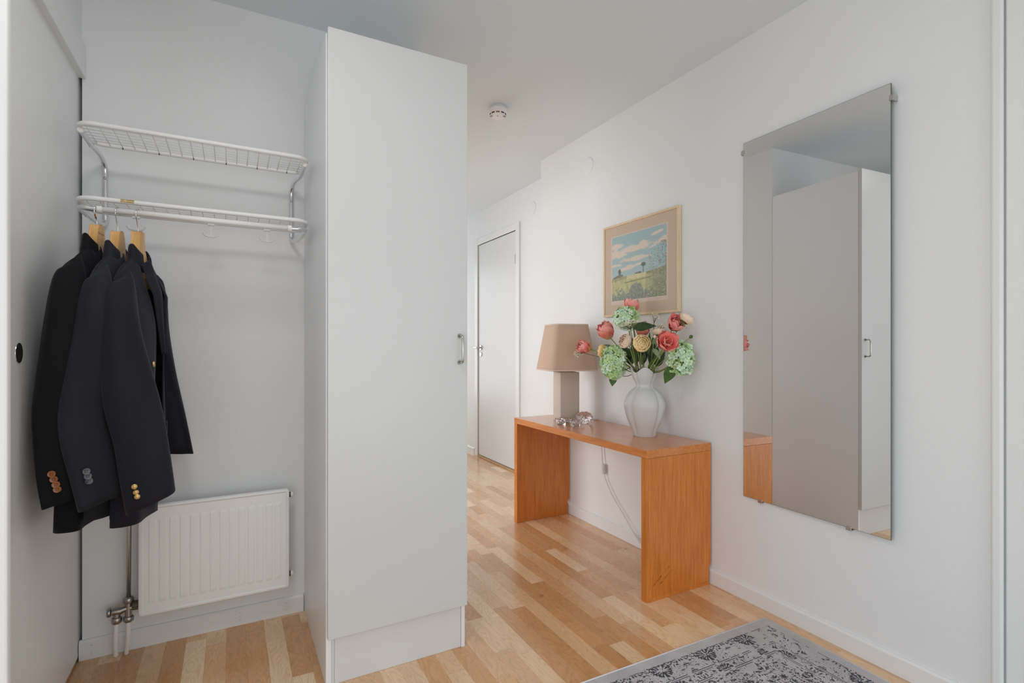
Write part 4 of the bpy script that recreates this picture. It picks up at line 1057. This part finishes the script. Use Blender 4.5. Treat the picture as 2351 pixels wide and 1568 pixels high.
def floret_mesh(m_):
    mb = MB()
    for k in range(4):
        a = math.pi / 2 * k; ca, sa = math.cos(a), math.sin(a)
        pts = [(0.0008, 0, 0), (.0040, -.0046, .0016), (.0086, -.0046, .0002), (.0108, 0, .0026), (.0086, .0046, .0014), (.0040, .0046, .0004), (.0058, 0, .0030)]
        mb.add([(x * ca - y * sa, x * sa + y * ca, z) for x, y, z in pts], [(0, 1, 6), (1, 2, 6), (2, 3, 6), (3, 4, 6), (4, 5, 6), (5, 0, 6)], True)
    mb.add([(.0012 * math.cos(2 * math.pi * k / 5), .0012 * math.sin(2 * math.pi * k / 5), .003) for k in range(5)] + [(0, 0, .0042)], [(k, (k + 1) % 5, 5) for k in range(5)], True)
    me = bpy.data.meshes.new('floret'); me.from_pydata(mb.v, [], mb.f); me.polygons.foreach_set('use_smooth', [True] * len(mb.f)); me.materials.append(MAT[m_]); me.update(); return me
FLO = [floret_mesh(x) for x in ('floret_green', 'floret_mint', 'floret_lime')]
def hydrangea(u, v, X, ru, rv, n_, mix, label):
    c = on(u, v, 0, X); f = SN * c.x + CS * c.y; a, b = ru * f / F_PX * .90, rv * f / F_PX * .92
    root = empty('hydrangea', (VX, VY, TZ + .06), label, 'flower', 'hydrangeas in the vase')
    _, path = stem(root, c - (c - MOUTH).normalized() * .01, 'stem_green', .0034, .05)
    core = MB()
    core.grid(lambda s_, t: tuple(c + RT * (a * .55 * math.cos(math.pi * (t - .5)) * math.cos(2 * math.pi * s_)) + VD * (a * .48 * math.cos(math.pi * (t - .5)) * math.sin(2 * math.pi * s_)) + UP * (b * .58 * math.sin(math.pi * (t - .5)))), 16, 10, closed_u=True)
    core.build('flower_core', 'leaf_sage', root)
    g = math.pi * (3 - math.sqrt(5))
    for i in range(n_):
        y = 1 - 2 * (i + .5) / n_; r = math.sqrt(1 - y * y); q = g * i
        d = RT * (r * math.cos(q)) + VD * (r * math.sin(q)) + UP * y
        p = c + RT * (a * r * math.cos(q)) + VD * (a * .85 * r * math.sin(q)) + UP * (b * y)
        p += d * FR.uniform(-.011, .005)
        nrm = (d + Vector((FR.uniform(-.75, .75), FR.uniform(-.75, .75), FR.uniform(-.75, .75)))).normalized()
        M = Matrix.Translation(p) @ aim(nrm, FR.uniform(0, 6)) @ Matrix.Scale(FR.uniform(1.35, 1.8), 4)
        inst('floret', FLO[FR.choices((0, 1, 2), mix)[0]], root, M)
    return root
hydrangea(1438, 731, 1.850, 31, 27, 120, (3, 5, 2), 'mint green hydrangea at the top left under the picture frame')
hydrangea(1409, 832, 1.785, 31, 41, 150, (5, 3, 3), 'green hydrangea hanging low on the left side of the vase')
hydrangea(1563, 823, 1.895, 31, 40, 150, (4, 5, 2), 'green hydrangea hanging low on the right side near the wall')

RAN = {}
def ranunculus(u, v, X, axis, rpx, label, m_):
    head = on(u, v, 0, X); f = SN * head.x + CS * head.y; Rr = rpx * f / F_PX; ax = Vector(axis).normalized()
    if m_ not in RAN: RAN[m_] = petal_mesh('ranunculus_petal', 1.0, .62, .42, -.34, m_)
    root = empty('ranunculus', (VX, VY, TZ + .06), label, 'flower', 'ranunculus flowers in the vase')
    base = head - ax * Rr * .55
    stem(root, base, 'stem_green', .0024)
    M0 = Matrix.Translation(base) @ aim(ax, FR.uniform(0, 6))
    for ring, (n_, rad, sz, tilt) in enumerate(((3, .02, .62, -20), (4, .10, .72, -13), (5, .20, .82, -8), (6, .32, .92, -3), (7, .46, .98, 3), (8, .58, 1.0, 10))):
        for i in range(n_):
            a = 2 * math.pi * (i + ring * .37) / n_
            M = M0 @ Matrix.Rotation(a, 4, 'Z') @ Matrix.Translation((rad * Rr, 0, (5 - ring) * .03 * Rr)) @ Matrix.Rotation(R(tilt + FR.uniform(-3, 3)), 4, 'Y') @ Matrix.Scale(Rr * sz * 1.05, 4)
            inst('petal', RAN[m_], root, M)
    sp = MB()
    for k in range(5):
        a = 2 * math.pi * k / 5; d = (M0.to_3x3() @ Vector((math.cos(a), math.sin(a), -.55))); e = (M0.to_3x3() @ Vector((-math.sin(a), math.cos(a), 0)))
        p = base - ax * .002; sp.add([p - e * .003, p + e * .003, p + d * Rr * .8 + e * .002, p + d * Rr * .8 - e * .002], [(0, 1, 2, 3)])
    sp.build('sepals', 'leaf_sage', root, solid=.0006)
ranunculus(1473, 788, 1.800, VD * .95 + UP * .2, 20.5, 'round yellow ranunculus facing the camera in the middle of the bouquet', 'petal_yellow')
ranunculus(1436, 783, 1.795, -RT * .75 + VD * .5 + UP * .3, 17, 'apricot ranunculus turned left beside the yellow one', 'petal_apricot')
ranunculus(1576, 732, 1.915, RT * .6 + UP * .75, 17, 'cream ranunculus at the upper right against the wall', 'petal_cream')
ranunculus(1382, 806, 1.815, -RT * .7 + UP * .1 - VD * .4, 15, 'yellow ranunculus mostly hidden behind the left hydrangea', 'petal_yellow')
ranunculus(1512, 762, 1.905, UP * .7 - VD * .2, 14, 'pale apricot ranunculus seen from behind near the wall', 'petal_cream')

def bud(u, v, X, r, label, m_):
    p = on(u, v, 0, X); root = empty('flower_bud', (VX, VY, TZ + .06), label, 'flower bud', 'flower buds in the vase')
    stem(root, p, 'stem_green', .0018)
    d = (p - MOUTH).normalized(); M = Matrix.Translation(p) @ aim(d)
    b_ = MB().lathe([(.0002, -.2 * r), (.7 * r, 0), (1.0 * r, .7 * r), (.85 * r, 1.4 * r), (.35 * r, 1.9 * r), (.0002, 1.95 * r)], (0, 0, 0), 12); b_.v = [tuple(M @ Vector(x)) for x in b_.v]
    b_.build('bud', m_, root)
    for k in range(4):
        a = math.pi / 2 * k; lf = MB().add([(.6 * r * math.cos(a - .5), .6 * r * math.sin(a - .5), 0), (.6 * r * math.cos(a + .5), .6 * r * math.sin(a + .5), 0), (1.15 * r * math.cos(a), 1.15 * r * math.sin(a), 1.3 * r)], [(0, 1, 2)])
        lf.v = [tuple(M @ Vector(x)) for x in lf.v]; lf.build('sepal', 'leaf_mid', root, solid=.0006)
bud(1584, 775, 1.900, .0085, 'small round green bud on a thin stem at the far right of the bouquet', 'leaf_mid')
bud(1502, 776, 1.850, .0080, 'small peach bud between the yellow ranunculus and the open tulip', 'petal_cream')

def lace(u, v, X, spread, n_, label, depth=0.):
    c = on(u, v, 0, X); root = empty('lace_flower', (VX, VY, TZ + .06), label, 'flower', 'white lace flowers in the vase')
    d = (c - MOUTH).normalized(); hub = c - d * .045
    stem(root, hub, 'stem_dark', .0016)
    sp = MB(); mb = MB(); f = SN * c.x + CS * c.y; S = spread * f / F_PX
    e1 = d.cross(VD).normalized(); e2 = d.cross(e1).normalized()
    for i in range(n_):
        q = i * 2.4; r = S * math.sqrt((i + .5) / n_); p = c + e1 * (r * math.cos(q)) + e2 * (r * math.sin(q) * .7) + d * (FR.uniform(-.004, .004) - r * .25) + VD * depth
        sp.tube([hub, hub.lerp(p, .6) + d * .004, p], .0008, 5)
        for k in range(12):
            o = Vector((FR.uniform(-1, 1), FR.uniform(-1, 1), FR.uniform(-1, 1))) * .0085; nr = (d + o * 60).normalized(); t1 = nr.cross(Vector((.3, .7, .2))).normalized(); t2 = nr.cross(t1); pp = p + o
            rr = .0058; mb.add([pp + (t1 * math.cos(2 * math.pi * j / 6) + t2 * math.sin(2 * math.pi * j / 6)) * rr * (1 if j % 2 else .55) for j in range(6)] + [pp + nr * .001], [(j, (j + 1) % 6, 6) for j in range(6)])
    sp.build('flower_stalks', 'stem_dark', root); mb.build('blossoms', 'lace_white', root)
lace(1442, 737, 1.775, 26, 20, 'cream lace flower spread in front of the top hydrangea')
lace(1505, 722, 1.905, 9, 6, 'small white lace flower standing upright below the picture')
lace(1326, 805, 1.725, 17, 9, 'white lace flower drooping under the leftmost tulip')
lace(1518, 745, 1.905, 10, 6, 'small pale lace sprig beside the hidden ranunculus')

def leaf_mesh(L, W, fold, droop, n_=11):
    def f(s_, t):
        y = (s_ - .5) * 2; wd_ = W * math.sin(math.pi * t ** .75) * (1 - .12 * t) + .0005
        return (fold * abs(y) * wd_ - droop * t * t * L + .02 * wd_ * math.sin(t * 38) * abs(y), y * wd_, L * t)
    return MB().grid(f, 9, n_)
def leaf(u0, v0, u1, v1, X0_, X1_, W, label, m_='leaf_dark', face=None, fold=.25, droop=.1, group='green leaves in the vase'):
    a = on(u0, v0, 0, X0_); b = on(u1, v1, 0, X1_); d = b - a
    root = empty('leaf_sprig', (VX, VY, TZ + .06), label, 'leaf', group)
    stem(root, a, 'stem_dark', .0018, .1)
    fc = (face or VD).normalized(); y = d.cross(fc).normalized(); x = y.cross(d).normalized(); z = d.normalized()
    M = Matrix(((x.x, y.x, z.x, a.x), (x.y, y.y, z.y, a.y), (x.z, y.z, z.z, a.z), (0, 0, 0, 1)))
    lm_ = leaf_mesh(d.length, W, fold, droop); lm_.v = [tuple(M @ Vector(p)) for p in lm_.v]
    bl = lm_.build('leaf_blade', m_, root, solid=.0006)
    rb = MB().tube([M @ Vector((-.0012 - droop * t * t * d.length, 0, d.length * t)) for t in [k / 8 for k in range(8)]], .0007, 5); rb.build('leaf_rib', 'leaf_sage', bl)
    return root
leaf(1454, 752, 1504, 747, 1.785, 1.81, .0235, 'pointed dark green leaf lying across the middle above the yellow ranunculus', face=VD * .9 + UP * .15)
leaf(1545, 838, 1527, 882, 1.86, 1.84, .030, 'broad serrated dark leaf hanging under the right hydrangea', 'leaf_mid', face=VD, fold=.12)
leaf(1408, 862, 1406, 887, 1.79, 1.785, .021, 'broad dark leaf hanging under the left hydrangea', 'leaf_mid', face=VD, fold=.15)
leaf(1412, 800, 1385, 788, 1.83, 1.82, .014, 'mid green leaf left below the large tulip', 'leaf_mid', face=VD * .6 + UP * .6)
leaf(1500, 800, 1516, 822, 1.84, 1.82, .014, 'pale sage leaf beside the stems under the open tulip', 'leaf_sage', face=VD * .8 + UP * .4)
leaf(1487, 815, 1493, 762, 1.875, 1.885, .012, 'upright green leaf between the stems in the middle', 'leaf_mid')
leaf(1462, 825, 1430, 792, 1.875, 1.865, .016, 'dark leaf behind the stems on the left of the vase mouth', 'leaf_dark')
leaf(1450, 838, 1447, 800, 1.885, 1.885, .019, 'dark leaf deep in the bouquet above the left rim', 'leaf_dark')
leaf(1472, 838, 1480, 800, 1.893, 1.893, .021, 'dark leaf deep in the bouquet above the middle of the rim', 'leaf_dark')
leaf(1500, 838, 1512, 795, 1.893, 1.895, .019, 'dark leaf deep in the bouquet above the right rim', 'leaf_dark')
leaf(1488, 846, 1508, 818, 1.835, 1.825, .011, 'bright green leaf curling over the right of the rim', 'leaf_mid')
leaf(1458, 842, 1425, 850, 1.835, 1.80, .010, 'narrow green leaf arching left over the rim', 'leaf_mid', face=UP)

leaf(1462, 836, 1452, 772, 1.905, 1.925, .022, 'tall dark leaf at the back left of the bouquet', 'leaf_dark')
leaf(1478, 836, 1475, 765, 1.910, 1.935, .024, 'tall dark leaf at the back middle of the bouquet', 'leaf_dark')
leaf(1492, 836, 1502, 770, 1.905, 1.930, .022, 'tall dark leaf at the back right of the bouquet', 'leaf_dark')
leaf(1505, 842, 1528, 808, 1.90, 1.91, .018, 'dark leaf spreading right behind the open tulip', 'leaf_dark')
leaf(1446, 836, 1425, 790, 1.895, 1.895, .018, 'dark leaf spreading left behind the apricot ranunculus', 'leaf_dark')
leaf(1495, 790, 1520, 770, 1.88, 1.88, .013, 'small sage leaf behind the peach bud', 'leaf_sage')

# ------------------------------------------------------------------ rug
rc = on(1757, 1418, 2, .008); re = on(1330, 1570, 2, .008); ri = on(2062, 1568, 2, .008)
dxr = (re - rc); dxr.z = 0; dxr.normalize()
rot = math.atan2(-dxr.y, -dxr.x)
rg = empty('area_rug', (rc.x, rc.y, 0), 'grey area rug with worn dark floral border pattern lying near the right wall', 'rug', rot=(0, 0, rot))
LX, LY = 1.40, 2.3
MB().grid(lambda s_, t: (-LX * s_, -LY * t, .0085), 2, 2, smooth=False).add([(0, 0, 0), (-LX, 0, 0), (-LX, -LY, 0), (0, -LY, 0)], [(0, 1, 2, 3)]).build('pile', 'rug_pile', rg, world=False)
for pth in ([(0, 0, .0045), (-LX, 0, .0045)], [(0, 0, .0045), (0, -LY, .0045)], [(-LX, 0, .0045), (-LX, -LY, .0045)]):
    MB().tube(pth, .0052, 8).build('binding', 'rug_binding', rg, world=False)

# ------------------------------------------------------------------ smoke detector and cover plates
sd = empty('smoke_detector', (1.343, 2.657, H), 'round white smoke detector with red window on the ceiling', 'smoke detector')
cx_, cy_ = 1.343, 2.657
MB().lathe([(.0001, 0), (.040, 0), (.041, -.010), (.0001, -.010)], (cx_, cy_, H), 36).build('mounting_base', 'plastic_white', sd, auto=40)
MB().lathe([(.0001, -.011), (.048, -.011), (.0545, -.016), (.0555, -.034), (.052, -.040), (.047, -.042)], (cx_, cy_, H), 48).build('housing', 'plastic_white', sd, auto=40)
MB().lathe([(.047, -.036), (.0475, -.042), (.044, -.052), (.042, -.0545), (.031, -.056), (.0001, -.0565)], (cx_, cy_, H), 48).build('grille_cap', 'plastic_white', sd, auto=40)
va_ = math.atan2(-cy_, -cx_)
for k in range(10):
    a = va_ + k * 2 * math.pi / 10; ring = MB(); n = 6
    P_ = [(cx_ + rr * math.cos(a + lerp(-.21, .21, i / n)), cy_ + rr * math.sin(a + lerp(-.21, .21, i / n)), H + zz) for rr, zz in ((.0476, -.0425), (.0462, -.0485)) for i in range(n + 1)]
    ring.add(P_, [(i, i + 1, n + 2 + i, n + 1 + i) for i in range(n)]); ring.build('alarm_lens' if k == 0 else 'vent_slot', 'red_lens' if k == 0 else 'slot_dark', sd, solid=.0008)
for a in (va_ + 1.35, va_ - 1.35):
    for k in range(3):
        r0 = .033 + .0045 * k; n = 6
        MB().add([(cx_ + rr * math.cos(a + lerp(-.3, .3, i / n)), cy_ + rr * math.sin(a + lerp(-.3, .3, i / n)), H - .0562 - .0004 + .03 * (r0 - .031)) for rr in (r0, r0 + .0016) for i in range(n + 1)], [(i, i + 1, n + 2 + i, n + 1 + i) for i in range(n)]).build('sounder_slot', 'slot_dark', sd, solid=.0006)
MB().lathe([(.0001, -.0572), (.003, -.0572), (.003, -.056)], (cx_ - .008, cy_ - .012, H), 10).build('test_light', 'slot_dark', sd)
for (x, y, z, r, lab) in ((XR, 2.696, 2.282, .055, 'round white blank cover plate high on the wall above the lamp'), (XD, 3.755, 2.288, .055, 'round white blank cover plate on the hall wall above the door')):
    cp = MB().lathe([(.0001, -.0065), (r * .80, -.0060), (r * .97, -.0045), (r, -.002), (r, 0)], (x, y, z), 48, 0).build('cover_plate', 'wallpaper', None, auto=50)
    tag(cp, lab, 'cover plate', 'blank cover plates')
